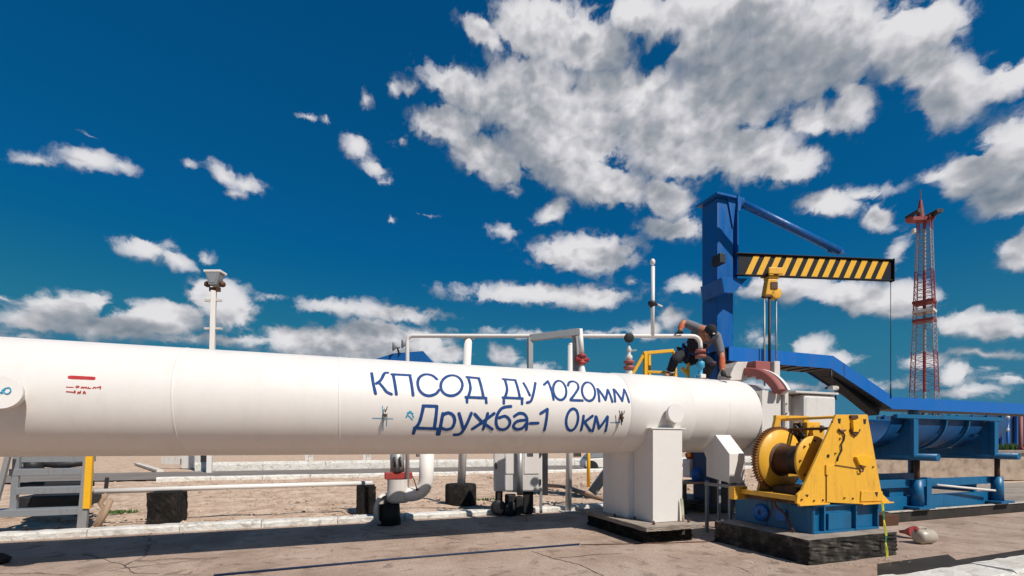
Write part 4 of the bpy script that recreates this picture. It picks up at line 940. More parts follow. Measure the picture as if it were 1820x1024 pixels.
for i in range(3):
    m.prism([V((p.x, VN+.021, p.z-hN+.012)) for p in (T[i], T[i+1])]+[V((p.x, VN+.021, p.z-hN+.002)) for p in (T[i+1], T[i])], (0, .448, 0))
m.build('bottom_shade', 'dark_steel', bb)  # second dark sheet, closes the underside with painted shade
m = MB(); m.prism([V((p.x+dx, VN+.2, p.z-hN-dz_)) for p, dx, dz_ in ((T[1], .1, .0), (T[2], -.06, .0), (T[2], -.10, .11), (T[1], .22, .10))], (0, .2, 0)); m.build('slope_shade', 'dark_steel', bb)  # dark strip added to deepen the painted shade under the slope
# two posts carrying it, hidden behind the trough for the most part
for xx in (T[2].x+.9, T[2].x+7.5): MB().box((xx, VN+.15, 0), (xx+.12, VN+.27, zz-.03)).build('post', 'teal_paint', bb, bevel=.004)
MB().box((T[0].x+.15, VN+.2, 0), (T[0].x+.27, VN+.32, T[0].z-.03)).build('post', 'teal_paint', bb, bevel=.004)

# ================================================================== TROUGH ON ITS STAND
tr = thing('steel_trough', (10, PV, 0), 'blue half-round steel trough carried on an adjustable stand', 'trough')
TZ = 1.60; TR = .50; u0_, u1_ = 7.85, 10.95
m = MB(); n_ = 28
def half(r, x): return [V((x, PV-math.cos(math.pi*k/n_)*r, TZ-math.sin(math.pi*k/n_)*r)) for k in range(n_+1)]
for r_ in (TR, TR-.015):
    a, b = half(r_, u0_), half(r_, u1_); m.add(a+b, [(k, k+1, k+n_+2, k+n_+1) for k in range(n_)], True)
for x in (u0_, u1_):
    a, b = half(TR, x), half(TR-.015, x); m.add(a+b, [(k, k+1, k+n_+2, k+n_+1) for k in range(n_)])
m.build('trough_shell', 'teal_deep', tr, fix=False)
MB().box((u0_+.02, PV-TR-.06, TZ-.04), (u1_-.3, PV-TR-.002, TZ+.02)).build('rim_bar', 'teal_paint', tr, bevel=.004)
MB().box((u0_+.02, PV+TR+.002, TZ-.04), (u1_-.3, PV+TR+.06, TZ+.02)).build('rim_bar', 'teal_paint', tr, bevel=.004)
for x in (U(1672, 4.72), U(1712, 4.72)):
    m = MB(); pts = []
    for r_ in (TR+.002, TR+.045):
        pts.append([V((x, PV-math.cos(math.pi*k/n_)*r_, TZ-.045-math.sin(math.pi*k/n_)*(r_-.04))) for k in range(n_+1)])
    m.prism(pts[0]+pts[1][::-1], (.03, 0, 0)); m.build('hoop_rib', 'teal_paint', tr)
def cradle(x, name='cradle_plate'):
    r_ = TR+.003; pts = [V((x, PV-math.cos(math.pi*k/n_)*r_, TZ-math.sin(math.pi*k/n_)*r_)) for k in range(2, n_-1)]
    pts = [V((x, PV-TR-.12, TZ-.05))]+[V((x, PV-TR-.01, TZ-.05))]+pts+[V((x, PV+TR+.01, TZ-.05)), V((x, PV+TR+.12, TZ-.05)), V((x, PV+TR+.12, .97)), V((x, PV-TR-.12, .97))]
    MB().prism(pts, (.05, 0, 0)).build(name, 'teal_paint', tr)
xA = U(1622, 4.58); xB = U(1765, 4.58)
for x in (xA, xB):
    cradle(x)
    MB().box((x-.04, 4.54, .97), (x+.07, 4.60, TZ-.06)).build('upright', 'teal_paint', tr, bevel=.004)
    MB().cyl((x+.05, 4.28, .965), (x+.05, PV+.65, .965), .055, n=18).build('cross_tube', 'teal_paint', tr)
    for vv_ in (4.55, PV+.6):
        MB().cyl((x+.05, vv_, .92), (x+.05, vv_, .55), .035, n=14).build('screw_jack', 'brown_steel', tr)
        MB().cyl((x+.05, vv_, .62), (x+.05, vv_, .22), .075, .085, 18).build('jack_socket', 'teal_paint', tr)
        MB().box((x-.14, vv_-.14, .185), (x+.24, vv_+.14, .219)).build('foot_plate', 'teal_paint', tr, bevel=.004)
xs = U(1648, 4.62)
MB().box((xA-1.1, 4.6, .50), (xB+.0, 4.68, .62)).build('stand_rail', 'teal_paint', tr, bevel=.004)
MB().box((xA-1.1, 4.62, .16), (xB+.4, 4.74, .36)).build('stand_rail', 'teal_paint', tr, bevel=.004)
MB().box((xA-1.1, PV+.5, .50), (xB+.0, PV+.58, .62)).build('stand_rail', 'teal_paint', tr, bevel=.004)
MB().box((xA-1.1, PV+.52, .16), (xB+.4, PV+.64, .36)).build('stand_rail', 'teal_paint', tr, bevel=.004)
MB().box((xs-.06, 4.59, .16), (xs+.06, 4.70, .64)).build('stand_post', 'teal_paint', tr, bevel=.004)
for x in (xA-1.05, xA+.3, xB-.3): MB().box((x, 4.69, .36), (x+.08, PV+.51, .50)).build('stand_cross', 'teal_paint', tr, bevel=.004)
MB().tube([pv(1664, 862, 4.55), pv(1768, 872, 4.5)], .018, 10).build('white_rod', 'white_paint', tr)
MB().box(pv(1581, 893, 4.66)+V((0, 0, -.06)), pv(1612, 870, 4.66)+V((0, .1, 0))).build('end_block', 'teal_paint', tr, bevel=.01)
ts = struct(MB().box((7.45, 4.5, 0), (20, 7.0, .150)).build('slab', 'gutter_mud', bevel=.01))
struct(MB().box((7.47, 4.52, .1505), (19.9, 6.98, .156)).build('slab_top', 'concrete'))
tb = tag(MB().box((7.1, 4.35, 0), (7.44, 5.6, .16)).build('timber_baulk', 'brown_steel', bevel=.01), 'dark brown baulk lying between the winch plinth and the slab', 'baulk')
# white nosing along the slab edge
struct(MB().box((7.44, 4.485, .157), (20, 4.54, .172)).build('slab_edge', 'whitewash'))

# ================================================================== WINCH
pl = rough_block('winch_plinth', 1425, 1605, 958, 1003, 3.2, 1.2, 'rough black and grey concrete plinth under the yellow winch')
bpy.data.objects.remove(pl)
me = bmesh.new(); bmesh.ops.create_cube(me, size=1); bmesh.ops.subdivide_edges(me, edges=me.edges[:], cuts=11, use_grid_fill=True)
for vt in me.verts:
    p = V((4.14+(vt.co.x+.5)*1.27, 3.18+(vt.co.y+.5)*1.2, (vt.co.z+.5)*.244)); edge = vt.co.z < .49
    k = .012 if edge else .003
    vt.co = p+V((random.uniform(-k, k), random.uniform(-k, k), random.uniform(-.003, .003)))
m = MB(); me.verts.index_update(); m.add([v_.co for v_ in me.verts], [[x.index for x in f.verts] for f in me.faces], mi=0)
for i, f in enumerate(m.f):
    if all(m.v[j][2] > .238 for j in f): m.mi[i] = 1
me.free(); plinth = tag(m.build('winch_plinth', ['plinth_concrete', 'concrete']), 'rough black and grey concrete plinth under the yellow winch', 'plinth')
wn = thing('drum_winch', (4.9, 3.8, .244), 'yellow drum winch with a brown toothed gear on a blue base frame', 'winch')
bx0, bx1, by0, by1, bz0, bz1 = 4.44, 5.42, 3.36, 4.36, .246, .54
def wbox(a, b, name, mat='teal_paint', bv=.004): return MB().box(a, b).build(name, mat, wn, bevel=bv)
# base: channel sections (flange, recessed web, flange)
for (y0, y1) in ((by0, by0+.10), (by1-.10, by1)):
    m = MB().box((bx0, y0, bz0), (bx1, y1, bz0+.022)).box((bx0, y0, bz1-.022), (bx1, y1, bz1)).box((bx0+.002, y0+.045, bz0+.022), (bx1-.002, y0+.057, bz1-.022))
    m.build('base_channel', 'teal_paint', wn, bevel=.002)
for (x0_, x1_) in ((bx0, bx0+.012), (bx1-.10, bx1-.088)):
    MB().box((x0_, by0+.101, bz0), (x1_, by1-.101, bz1-.001)).build('base_side', 'teal_paint', wn, bevel=.002)
for x in (bx0+.001, bx0+.15, bx0+.62, bx1-.02): wbox((x, by0+.001, bz0+.0225), (x+.018, by0+.044, bz1-.0225), 'stiffener', bv=0)
wbox((bx0+.24, by0+.020, bz0+.0225), (bx0+.58, by0+.044, bz1-.10), 'base_panel')
wbox((bx0-.012, by0+.002, bz0), (bx0-.0005, by0+.25, bz1-.02), 'side_plate'); wbox((bx0-.010, by0+.55, bz0), (bx0-.0005, by1-.01, bz1-.01), 'side_plate')
MB().lathe((bx0-.011, by0+.62, .385), (-1, 0, 0), [(0, .035), (0, .10), (.014, .10), (.014, .035)], 28).build('round_boss', 'blue_canopy', wn)
wbox((bx0-.026, by0+.30, .33), (bx0-.0125, by0+.42, .45), 'square_boss', 'blue_canopy')
wbox((bx0+.1, by0+.05, bz1+.001), (bx1-.1, by1-.05, bz1+.03), 'deck', 'brown_steel')
# near A plate
PVn = 3.34
pl_pts = [(1486.5, 737), (1542, 737), (1567, 876), (1582, 892), (1528, 896), (1468, 893), (1436, 899), (1416, 895), (1418, 879), (1425.5, 872)]
P = [pv(x, y, PVn) for x, y in pl_pts]
near = MB().prism(P, (0, .025, 0)).build('side_plate', 'yellow_paint', wn, bevel=.003)
def onp(px, py): return pv(px, py, PVn)
# foot flanges, seams, lugs on the near plate
MB().box(onp(1417, 899)+V((0, -.03, -.002)), onp(1470, 893.5)+V((0, 0, 0))).build('foot_flange', 'yellow_paint', near, bevel=.002)
MB().box(onp(1528, 896.5)+V((0, -.035, -.003)), onp(1583, 891.5)+V((0, -.001, 0))).build('foot_flange', 'yellow_paint', near, bevel=.002)
MB().prism([onp(1528, 891)+V((0, -.013, 0)), onp(1568, 890)+V((0, -.013, 0)), onp(1566, 873)+V((0, -.013, 0)), onp(1529, 873)+V((0, -.013, 0))], (0, .011, 0)).build('doubler', 'yellow_paint', near, bevel=.002)
m = MB()
for (a_, b_2) in (((1468, 892), (1468, 845)), ((1468, 844), (1481, 826)), ((1481, 826), (1526, 833))): m.bar(onp(*a_)+V((0, -.004, 0)), onp(*b_2)+V((0, -.004, 0)), .010, .006)
m.build('seam', 'brown_steel', near)
def blob(pts, name, mat, dep=.02):
    return MB().prism([onp(x, y)+V((0, -.001-dep, 0)) for x, y in pts], (0, dep, 0)).build(name, mat, near, bevel=.004)
blob([(1517, 812), (1528, 808), (1545, 812), (1545, 820), (1535, 829), (1523, 826)], 'nameplate', 'yellow_plain', .03)
blob([(1466, 826), (1472, 828), (1482, 825), (1470, 846), (1466, 843)], 'hook_plate', 'yellow_paint', .015)
blob([(1509, 738), (1522, 738), (1523, 744), (1516, 746), (1510, 744)], 'stain_cap', 'brown_steel', .018)
blob([(1511, 747), (1522, 747), (1521, 768), (1512, 768)], 'lever_boss', 'yellow_plain', .03)
blob([(1509, 762), (1516, 766), (1527, 763), (1523, 771), (1519, 776), (1512, 771)], 'lever_hook', 'brown_steel', .02)
blob([(1489, 744), (1494, 744), (1493, 753), (1490, 752)], 'slot', 'dark_steel', .004); blob([(1534, 745), (1539, 745), (1538, 754), (1535, 753)], 'slot', 'dark_steel', .004)
blob([(1431, 879), (1437, 879), (1434.5, 884)], 'slot', 'dark_steel', .004); blob([(1552, 875), (1558, 874), (1556.5, 884)], 'slot', 'dark_steel', .016)
m = MB(); c = onp(1471.5, 810.5); m.cyl(c+V((0, .001, 0)), c+V((0, -.006, 0)), .018, n=16); m.build('bolt_hole', 'dark_steel', near)
MB().tube([onp(x, y)+V((0, -.012, 0)) for x, y in ((1490, 764), (1495, 766), (1499, 774), (1498, 782), (1493, 790), (1494, 800), (1488, 812), (1486, 820))], .0075, 8).build('cable', 'dark_steel', near)
MB().tube([onp(x, y)+V((0, -.014, 0)) for x, y in ((1488, 763), (1493, 768), (1500, 765))], .010, 8).build('cable_clip', 'brown_steel', near)
MB().tube([onp(x, y)+V((0, -.02, 0)) for x, y in ((1526, 828), (1531, 832), (1530, 838), (1525, 839), (1524, 834))], .008, 8).build('shackle', 'brown_steel', near)
for bx_, by_ in ((1424, 888), (1446, 890), (1462, 889), (1478, 750), (1548, 752), (1560, 886), (1540, 889), (1500, 885), (1515, 886), (1484, 806), (1551, 830), (1492, 780)):
    c = onp(bx_, by_); MB().cyl(c+V((0, -.001, 0)), c+V((0, -.012, 0)), .0095, n=6).build('bolt', 'brown_steel', near)
# second gear just peeking out right of the plate
AU, AZ = 4.66, .985
MB().lathe((5.0, 3.40, .95), (0, 1, 0), [(0, 0), (0, .30), (.02, .315), (.06, .315), (.08, .30), (.08, 0)], 48).build('pinion_cover', 'brown_steel', wn)
# drum
MB().lathe((AU, 3.52, AZ), (0, 1, 0), [(0, 0), (0, .255), (.008, .262), (.022, .262), (.03, .25), (.03, .15)], 64).build('drum_flange', 'yellow_paint', wn)
m = MB(); prof = []
for i in range(24): prof += [(.031+i*.0155, .150), (.031+i*.0155+.0078, .158)]
m.lathe((AU, 3.52, AZ), (0, 1, 0), prof, 48); m.build('drum', 'brown_steel', wn)
m = MB(); m.lathe((AU, 3.91, AZ), (0, 1, 0), [(0, .14), (0, .332), (.01, .337), (.02, .337)], 64); m.build('gear_disc', 'yellow_paint', wn)
nt_ = 72; ring_pts = []
for k in range(nt_):
    for (da, rr) in ((-.3, .352), (-.15, .374), (.15, .374), (.3, .352)):
        a = 2*math.pi*(k+da)/nt_; ring_pts.append((rr*math.cos(a), rr*math.sin(a)))
m = MB(); N4 = len(ring_pts)
vs = [V((AU+x, 3.93, AZ+z)) for x, z in ring_pts]+[V((AU+x, 3.99, AZ+z)) for x, z in ring_pts]
inner = [V((AU+.30*math.cos(2*math.pi*k/N4-.3*2*math.pi/nt_), y, AZ+.30*math.sin(2*math.pi*k/N4-.3*2*math.pi/nt_))) for y in (3.925, 3.99) for k in range(N4)]
vs += inner; fs = []
for k in range(N4):
    k2 = (k+1) % N4; fs += [(k, k2, N4+k2, N4+k), (k, k2, 2*N4+k2, 2*N4+k), (N4+k, N4+k2, 3*N4+k2, 3*N4+k)]
m.add(vs, fs); m.build('gear_rim', 'gear_rust', wn)
MB().lathe((AU, 3.895, AZ), (0, 1, 0), [(0, .15), (0, .185), (.014, .19)], 40).build('hub_ring', 'brown_steel', wn)
for k in range(8):
    a = 2*math.pi*k/8; c = V((AU+.21*math.cos(a), 3.52, AZ+.21*math.sin(a))); MB().cyl(c, c-V((0, .012, 0)), .012, n=6).build('flange_bolt', 'brown_steel', wn)
MB().tube([V((AU+.155*math.cos(a_/6*math.pi), 3.60+a_*.0007, AZ+.155*math.sin(a_/6*math.pi))) for a_ in range(0, 180)], .008, 6).build('wound_cable', 'dark_steel', wn)
# rear frame
PR_ = 4.07
r0, r1 = U(1379, PR_), U(1432, PR_)
rz = 1.50
wf = wn
MB().box((r0-.02, PR_-.02, rz-.045), (r1+.03, PR_+.02, rz)).build('rear_top_bar', 'yellow_paint', wn, bevel=.003)
MB().prism([(r0-.02, PR_-.018, rz-.046), (r0+.06, PR_-.018, rz-.046), (r0-.10, PR_-.018, bz1+.03), (r0-.30, PR_-.018, bz1+.03)], (0, .036, 0)).build('rear_leg', 'yellow_paint', wn, bevel=.003)
MB().prism([(r1-.05, PR_-.018, rz-.046), (r1+.03, PR_-.018, rz-.046), (r1+.22, PR_-.018, bz1+.03), (r1+.05, PR_-.018, bz1+.03)], (0, .036, 0)).build('rear_leg', 'yellow_paint', wn, bevel=.003)
for (z_, x_) in ((pv(1440, 743.5, 3.7).z, U(1440, 3.7)), (pv(1440, 762.5, 3.7).z, U(1440, 3.7))):
    MB().cyl((x_+.02, PVn+.026, z_), (x_-.0, PR_-.021, z_), .016, n=12).build('tie_rod', 'brown_steel' if z_ < 1.35 else 'yellow_paint', wn)
# brake gear between the frames
c = pv(1423, 765, 3.95)
MB().box(c+V((-.05, -.12, -.10)), c+V((.17, .06, .095))).build('brake_housing', 'yellow_paint', wn, bevel=.012)
MB().cyl(c+V((.07, -.121, -.03)), c+V((.07, -.17, -.03)), .095, n=24).build('brake_drum', 'yellow_paint', wn, bevel=.004)
MB().ball(c+V((.11, -.17, .02)), .035).ball(c+V((-.02, -.06, -.07)), .05, sc=(1.4, 1, .8)).tube([c+V((-.16, -.05, .05)), c+V((-.10, -.07, -.02)), c+V((-.06, -.07, -.07)), c+V((.02, -.09, -.10))], .022, 8).tube([c+V((-.08, -.05, .09)), c+V((-.04, -.06, .0)), c+V((-.05, -.06, -.1))], .016, 8).build('brake_linkage', 'dark_steel', wn)
MB().box(c+V((-.09, -.03, -.17)), c+V((-.03, .03, .085))).build('brake_bracket', 'brown_steel', wn, bevel=.006)
MB().tube([c+V((.03, -.09, -.12)), c+V((.01, -.06, -.22)), (AU+.05, 3.75, AZ+.17)], .02, 8).build('wire_rope', 'brown_steel', wn)
# low side rail and guard
MB().bar(V((4.24, PVn+.03, bz1+.075)), V((4.32, 4.16, bz1+.075)), .05, .05).build('side_rail', 'yellow_paint', wn, bevel=.004)
MB().box((4.20, 4.14, bz1-.02), (4.40, 4.22, bz1+.13)).build('rail_bracket', 'yellow_paint', wn, bevel=.004)
MB().box((4.33, PVn+.03, bz1+.001), (4.48, 4.1, bz1+.05)).build('rail_base', 'brown_steel', wn, bevel=.004)
MB().box((4.5, 3.6, bz1+.03), (4.9, 3.9, bz1+.16)).build('drum_cradle', 'brown_steel', wn, bevel=.01)
MB().box((4.46, 3.42, bz1+.001), (4.66, 3.5, bz1+.12)).build('pedestal', 'teal_paint', wn, bevel=.004)
MB().tube([V((4.30, 3.74, bz1+.10)), V((4.28, 3.66, .50)), V((4.36, 3.62, .42)), V((4.33, 3.56, .36)), V((4.34, 3.5, .25))], .012, 8).tube([V((4.31, 3.74, bz1+.08)), V((4.30, 3.72, .45)), V((4.40, 3.9, .30))], .008, 6).build('loose_cable', 'brown_steel', wn)
# warning tape hanging at the plinth's right corner
def tape(pts, w, name, label, mats, cat='tape'):
    m = MB(); n_ = len(pts)
    for i in range(n_-1):
        a, b = V(pts[i]), V(pts[i+1]); tw = (i % 3-1)*.4; s_ = rv*w/2*math.cos(tw)+fv*w/2*math.sin(tw)
        tw2 = ((i+1) % 3-1)*.4; s2_ = rv*w/2*math.cos(tw2)+fv*w/2*math.sin(tw2)
        m.prism([a-s_, a+s_, b+s2_, b-s2_], (0, -.002, 0), mi=i % len(mats))
    return tag(m.build(name, mats), label, cat)
m_, t_, b_ = new_mat('tape_yellow'); b_.inputs['Base Color'].default_value = (.62, .62, .06, 1); b_.inputs['Roughness'].default_value = .5
m_, t_, b_ = new_mat('tape_green'); b_.inputs['Base Color'].default_value = (.03, .16, .04, 1); b_.inputs['Roughness'].default_value = .5
m_, t_, b_ = new_mat('tape_pale'); b_.inputs['Base Color'].default_value = (.45, .45, .30, 1); b_.inputs['Roughness'].default_value = .6
tv = 3.15
tape([pv(1568, 893, tv), pv(1569.5, 908, tv), pv(1571, 924, tv-.005), pv(1573, 940, tv-.008), pv(1575, 952, tv-.01), pv(1574, 964, tv-.01), pv(1576, 978, tv-.01), pv(1577, 991, tv-.01)], .022, 'warning_tape', 'yellow and green tape hanging down the front of the winch plinth', ['tape_yellow', 'tape_green', 'tape_yellow'])
tape([pv(1211, 886, 4.59), pv(1212.5, 900, 4.58), pv(1214, 915, 4.57), pv(1214, 930, 4.56), pv(1214.5, 950, 4.50)], .035, 'frayed_strap', 'pale frayed strap hanging from the edge of the saddle support', ['tape_pale', 'tape_pale', 'timber'], 'strap')

# ================================================================== GABLED WHITE BOX
gb = thing('gabled_meter_box', (4.55, 4.65, 0), 'white gable-topped box on a grey stand left of the winch', 'box')
P = [V((4.44, 4.45, .68)), V((4.44, 4.45, 1.04)), V((4.44, 4.68, 1.28)), V((4.44, 4.90, 1.08)), V((4.44, 4.84, .98)), V((4.44, 4.84, .74))]
MB().prism(P, (.24, 0, 0)).build('box_shell', 'white_paint', gb, bevel=.003)
for (x, y) in ((4.45, 4.47), (4.65, 4.47), (4.45, 4.86), (4.65, 4.86)): MB().box((x, y-.02, 0), (x+.035, y+.015, .679)).build('leg', 'grey_steel', gb, bevel=.002)
MB().box((4.45, 4.44, .62), (4.69, 4.455, .66)).box((4.435, 4.45, .62), (4.449, 4.87, .66)).build('stand_frame', 'grey_steel', gb, bevel=.002)

# ================================================================== WORK BENCH IN THE SHADE
q = pv(1240, 870, 6.4)
wb = thing('workbench', (q.x, 6.4, 0), 'dark steel bench in the shade behind the saddle support', 'bench')
a, b = U(1216, 6.2), U(1275, 6.2); zb_ = pv(1245, 857, 6.2).z
MB().box((a, 6.2, zb_-.03), (b+.4, 6.75, zb_)).build('bench_top', 'timber', wb, bevel=.004)
for x in (a+.02, b+.3):
    for y in (6.22, 6.68): MB().box((x, y, 0), (x+.05, y+.05, zb_-.031)).build('leg', 'dark_steel', wb)
MB().box((a+.08, 6.24, zb_-.36), (b+.3, 6.72, zb_-.30)).build('shelf', 'dark_steel', wb, bevel=.004)
MB().box((b-.16, 6.25, 0), (b+.35, 6.9, zb_-.37)).build('drawer_block', 'dark_steel', wb, bevel=.01)
def bag(c, s, name, mat, label, cat, parent=None):
    me = bmesh.new(); bmesh.ops.create_icosphere(me, subdivisions=3, radius=1)
    for vt in me.verts:
        k = 1+.12*math.sin(vt.co.x*5+c.x*3)*math.sin(vt.co.z*6)+random.uniform(-.02, .02); vt.co = V((c.x+vt.co.x*s[0]*k, c.y+vt.co.y*s[1]*k, c.z+max(-.8, vt.co.z)*s[2]*k))
    me.verts.index_update(); m = MB(); m.add([v_.co for v_ in me.verts], [[x.index for x in f.verts] for f in me.faces], True); me.free()
    return tag(m.build(name, mat), label, cat)
bag(pv(1240, 847, 6.4)+V((0, 0, .02)), (.12, .1, .14), 'blue_bag', 'bag_blue', 'small blue sack sitting on the bench top', 'bag')
bag(pv(1250, 830, 6.5), (.09, .1, .22), 'blue_jacket', 'bag_blue', 'blue jacket bundled upright at the back of the bench', 'jacket')
bag(pv(1232, 810, 6.6)+V((0, 0, .0)), (.15, .1, .10), 'red_bag', 'red_paint', 'dark red bag on the white carton', 'bag')
p = pv(1230, 822, 6.6); tag(MB().box(p+V((-.12, -.08, -.26)), p+V((.10, .1, .06))).build('carton', 'white_paint', bevel=.01), 'white carton standing on the bench under the red bag', 'carton')
rough_block('stone_block', 1220, 1252, 884, 898, 6.6, .3, 'pale stone block on the ground under the bench', None, 'stone')
# electric cabinet standing right behind: dark vertical mass under the crane
dkc = thing('switch_cabinet', (6.35, 6.45, 0), 'black switch cabinet in the shade at the foot of the blue crane', 'cabinet')
a = U(1262, 6.1); MB().box((a, 6.1, .12), (a+.75, 6.5, 1.12)).build('cabinet_shell', 'fence_blue', dkc, bevel=.01)
MB().box((a+.05, 6.13, 0), (a+.7, 6.47, .119)).build('plinth', 'dark_steel', dkc)
MB().box((a+.02, 6.085, .16), (a+.73, 6.099, 1.08)).build('door', 'dark_steel', dkc, bevel=.003)
# blue drum behind the pipe right of the crane foot
# ================================================================== CANISTER AND FUNNEL
c = pg(1640, 968)
cn = thing('plastic_canister', c, 'translucent white plastic canister lying on the concrete, yellowish at the bottom', 'canister')
d1 = V((CA*.95, -SA*.95+.1, 0)).normalized(); ax = V((1, .1, 0)).normalized()
cc0 = pg(1629, 967)+V((0, 0, .085)); cc1 = cc0+rv*.20+fv*.03
MB().tube([cc0-(cc1-cc0).normalized()*.015, cc0, cc0.lerp(cc1, .12), cc0.lerp(cc1, .5), cc0.lerp(cc1, .9), cc1, cc1+(cc1-cc0).normalized()*.008], .1, 28, radii=[.035, .066, .085, .083, .085, .076, .04]).build('body', 'plastic_white', cn)
hp = cc0.lerp(cc1, .1)+V((0, 0, .078)); MB().tube([hp, hp+V((0, 0, .03)), cc0.lerp(cc1, .55)+V((0, 0, .105)), cc0.lerp(cc1, .75)+V((0, 0, .078))], .012, 8).build('handle', 'plastic_white', cn)
MB().cyl(cc0+V((-.005, 0, .07)), cc0+V((-.03, 0, .10)), .018, n=12).build('cap', 'red_paint', cn)
f0 = pg(1626, 958)+V((0, 0, .085)); f1 = pg(1600, 952)+V((0, 0, .05))
tag(MB().tube([f0, f0.lerp(f1, .08), f0.lerp(f1, .62), f1], .07, 20, radii=[.075, .072, .028, .018]).build('funnel', 'red_paint'), 'red plastic funnel lying between the canister and the plinth', 'funnel')

# ================================================================== BLUE HOSE ON THE PAD, SMALL GROUND THINGS
pts = [pg(380, 1025)+V((0, 0, .012)), pg(700, 995.5)+V((0, 0, .012)), pg(1030, 969)+V((0, 0, .012))]
tag(MB().tube(pts, .010, 8).build('blue_hose', 'hose_navy'), 'dark blue hose lying straight across the concrete pad', 'hose')
pts = [pg(1032, 969.5)+V((0, 0, .006)), pg(1100, 968)+V((0, 0, .006)), pg(1190, 966)+V((0, 0, .006)), pg(1275, 963)+V((0, 0, .006))]
tag(MB().tube(pts, .006, 6).build('thin_cable', 'brown_steel'), 'thin dark cable running from the hose to the winch plinth', 'cable')
q = pg(0, 1003); bt = MB().tube([q+V((-.25, -.02, .06)), q+V((-.10, 0, .07)), q+V((.0, .02, .05)), q+V((.06, .03, .035))], .06, 12, radii=[.075, .07, .055, .03])
tag(bt.build('rubber_boot', 'black_rubber'), 'black rubber boot toe at the bottom left edge of the pad', 'boot')

def crack(pts, w_):
    m = MB(); P_ = []
    for i in range(len(pts)-1):
        a, b = pg(*pts[i]), pg(*pts[i+1])
        for k in range(8): P_.append(a.lerp(b, k/8)+V((random.uniform(-.012, .012), random.uniform(-.012, .012), 0)))
    for i in range(len(P_)-1):
        a, b = P_[i], P_[i+1]; d_ = (b-a).normalized(); n_ = V((-d_.y, d_.x, 0))*w_*random.uniform(.5, 1.3)/2
        m.prism([a-n_, a+n_, b+n_, b-n_], (0, 0, .003))
    return struct(m.build('pavement_crack', 'gutter_mud'))
crack([(945, 980), (985, 993), (1030, 1004), (1085, 1030)], .008); crack([(985, 993), (1060, 986), (1110, 984)], .005)
crack([(640, 940), (700, 952), (760, 950), (830, 962)], .006); crack([(150, 985), (220, 1004), (240, 1022)], .006)
# ================================================================== RIGHT BACKGROUND
struct(MB().box((16, 13.2, 0), (46, 13.5, .78)).build('retaining_wall', 'stone', bevel=.02)) if False else None
W0, W1 = pY(1480, 845, 15), pY(2000, 845, 15)
rw = thing('stone_wall', W0, 'low pale rubble wall running across behind the blue stand', 'wall')
MB().prism([pY(1380, 845, 16), pY(2100, 860, 14), pY(2100, 806, 14), pY(1380, 806, 16)], fv*.5).build('wall_body', 'stone', rw, bevel=.01)
MB().prism([pY(1380, 805.9, 15.95), pY(2100, 805.9, 13.95), pY(2100, 800, 13.95), pY(1380, 801, 15.95)], fv*.6).build('coping', 'concrete', rw, bevel=.01)
fe = thing('blue_fence', pY(1800, 792, 24), 'dark blue sheet fence with posts on the far right', 'fence')
Yf = 24
MB().prism([pY(1560, 740, Yf), pY(2150, 735, Yf), pY(2150, 789, Yf), pY(1560, 789, Yf)], fv*.08).build('fence_sheet', 'fence_blue', fe)
for k in range(22):
    x = 1572+k*26; MB().bar(pY(x, 738, Yf-.08), pY(x, 795, Yf-.08), .10).build('post', 'blue_paint', fe)
for (x, y) in ((1786, 741), (1790, 764), (1771, 764)): 
    p = pY(x, y, 20); 
lps = thing('bollard_light', pg(1791, 840), 'blue lamp post with two small white lamps before the dark fence', 'lamp post')
pl_ = pY(1791, 742, 19)
MB().tube([(pl_.x, pl_.y, 0), pl_], .05, 10).build('pole', 'blue_canopy', lps)
MB().ball(pl_, .07).ball(pY(1791, 764, 18.95), .06).build('lamp', 'white_paint', lps)
q = pg(1814, 850); rd = thing('red_hydrant_pipe', (q.x, q.y, 0), 'red standpipe with a swollen valve at the right edge', 'hydrant')
Yr = SA*q.x+CA*q.y
MB().tube([(q.x, q.y, 0), pY(1814, 735, Yr)], .055, 12).build('standpipe', 'faded_red', rd)
MB().lathe((q.x, q.y, .0), (0, 0, 1), [(.1, .06), (.2, .12), (.45, .16), (.65, .13), (.8, .07)], 20).build('valve', 'red_paint', rd)
MB().cyl(pY(1812, 800, Yr), pY(1826, 800, Yr), .1, n=16).build('outlet', 'red_paint', rd)
# grass strips and tufts
def grass(name, centre, ru, rv_, n, h, label=None):
    m = MB()
    for i in range(n):
        a = random.uniform(0, 6.28); r_ = math.sqrt(random.random()); x = centre[0]+ru*r_*math.cos(a); y = centre[1]+rv_*r_*math.sin(a); hh = h*random.uniform(.4, 1)
        t2 = random.uniform(0, 3.14); w_ = .012*hh/h+.004*(h/.1); dx, dy = math.cos(t2)*w_, math.sin(t2)*w_; lx, ly = random.uniform(-.4, .4)*hh, random.uniform(-.4, .4)*hh
        m.add([(x-dx, y-dy, centre[2]), (x+dx, y+dy, centre[2]), (x+lx, y+ly, centre[2]+hh)], [(0, 1, 2)])
    return struct(m.build(name, 'leaf_green', fix=False), 'stuff')
q = pg(214, 912); grass('grass', (q.x, q.y, 0), .28, .08, 260, .07)
q = pY(1812, 800, 16.5); grass('grass', (q.x+.5, q.y+.5, .7), 2.0, .7, 2600, .55)
q = pg(880, 895); grass('grass', (q.x-.1, q.y+.6, 0), .4, .1, 160, .06)
q = pg(905, 850); grass('grass', (q.x, q.y, 0), .8, .2, 250, .10)
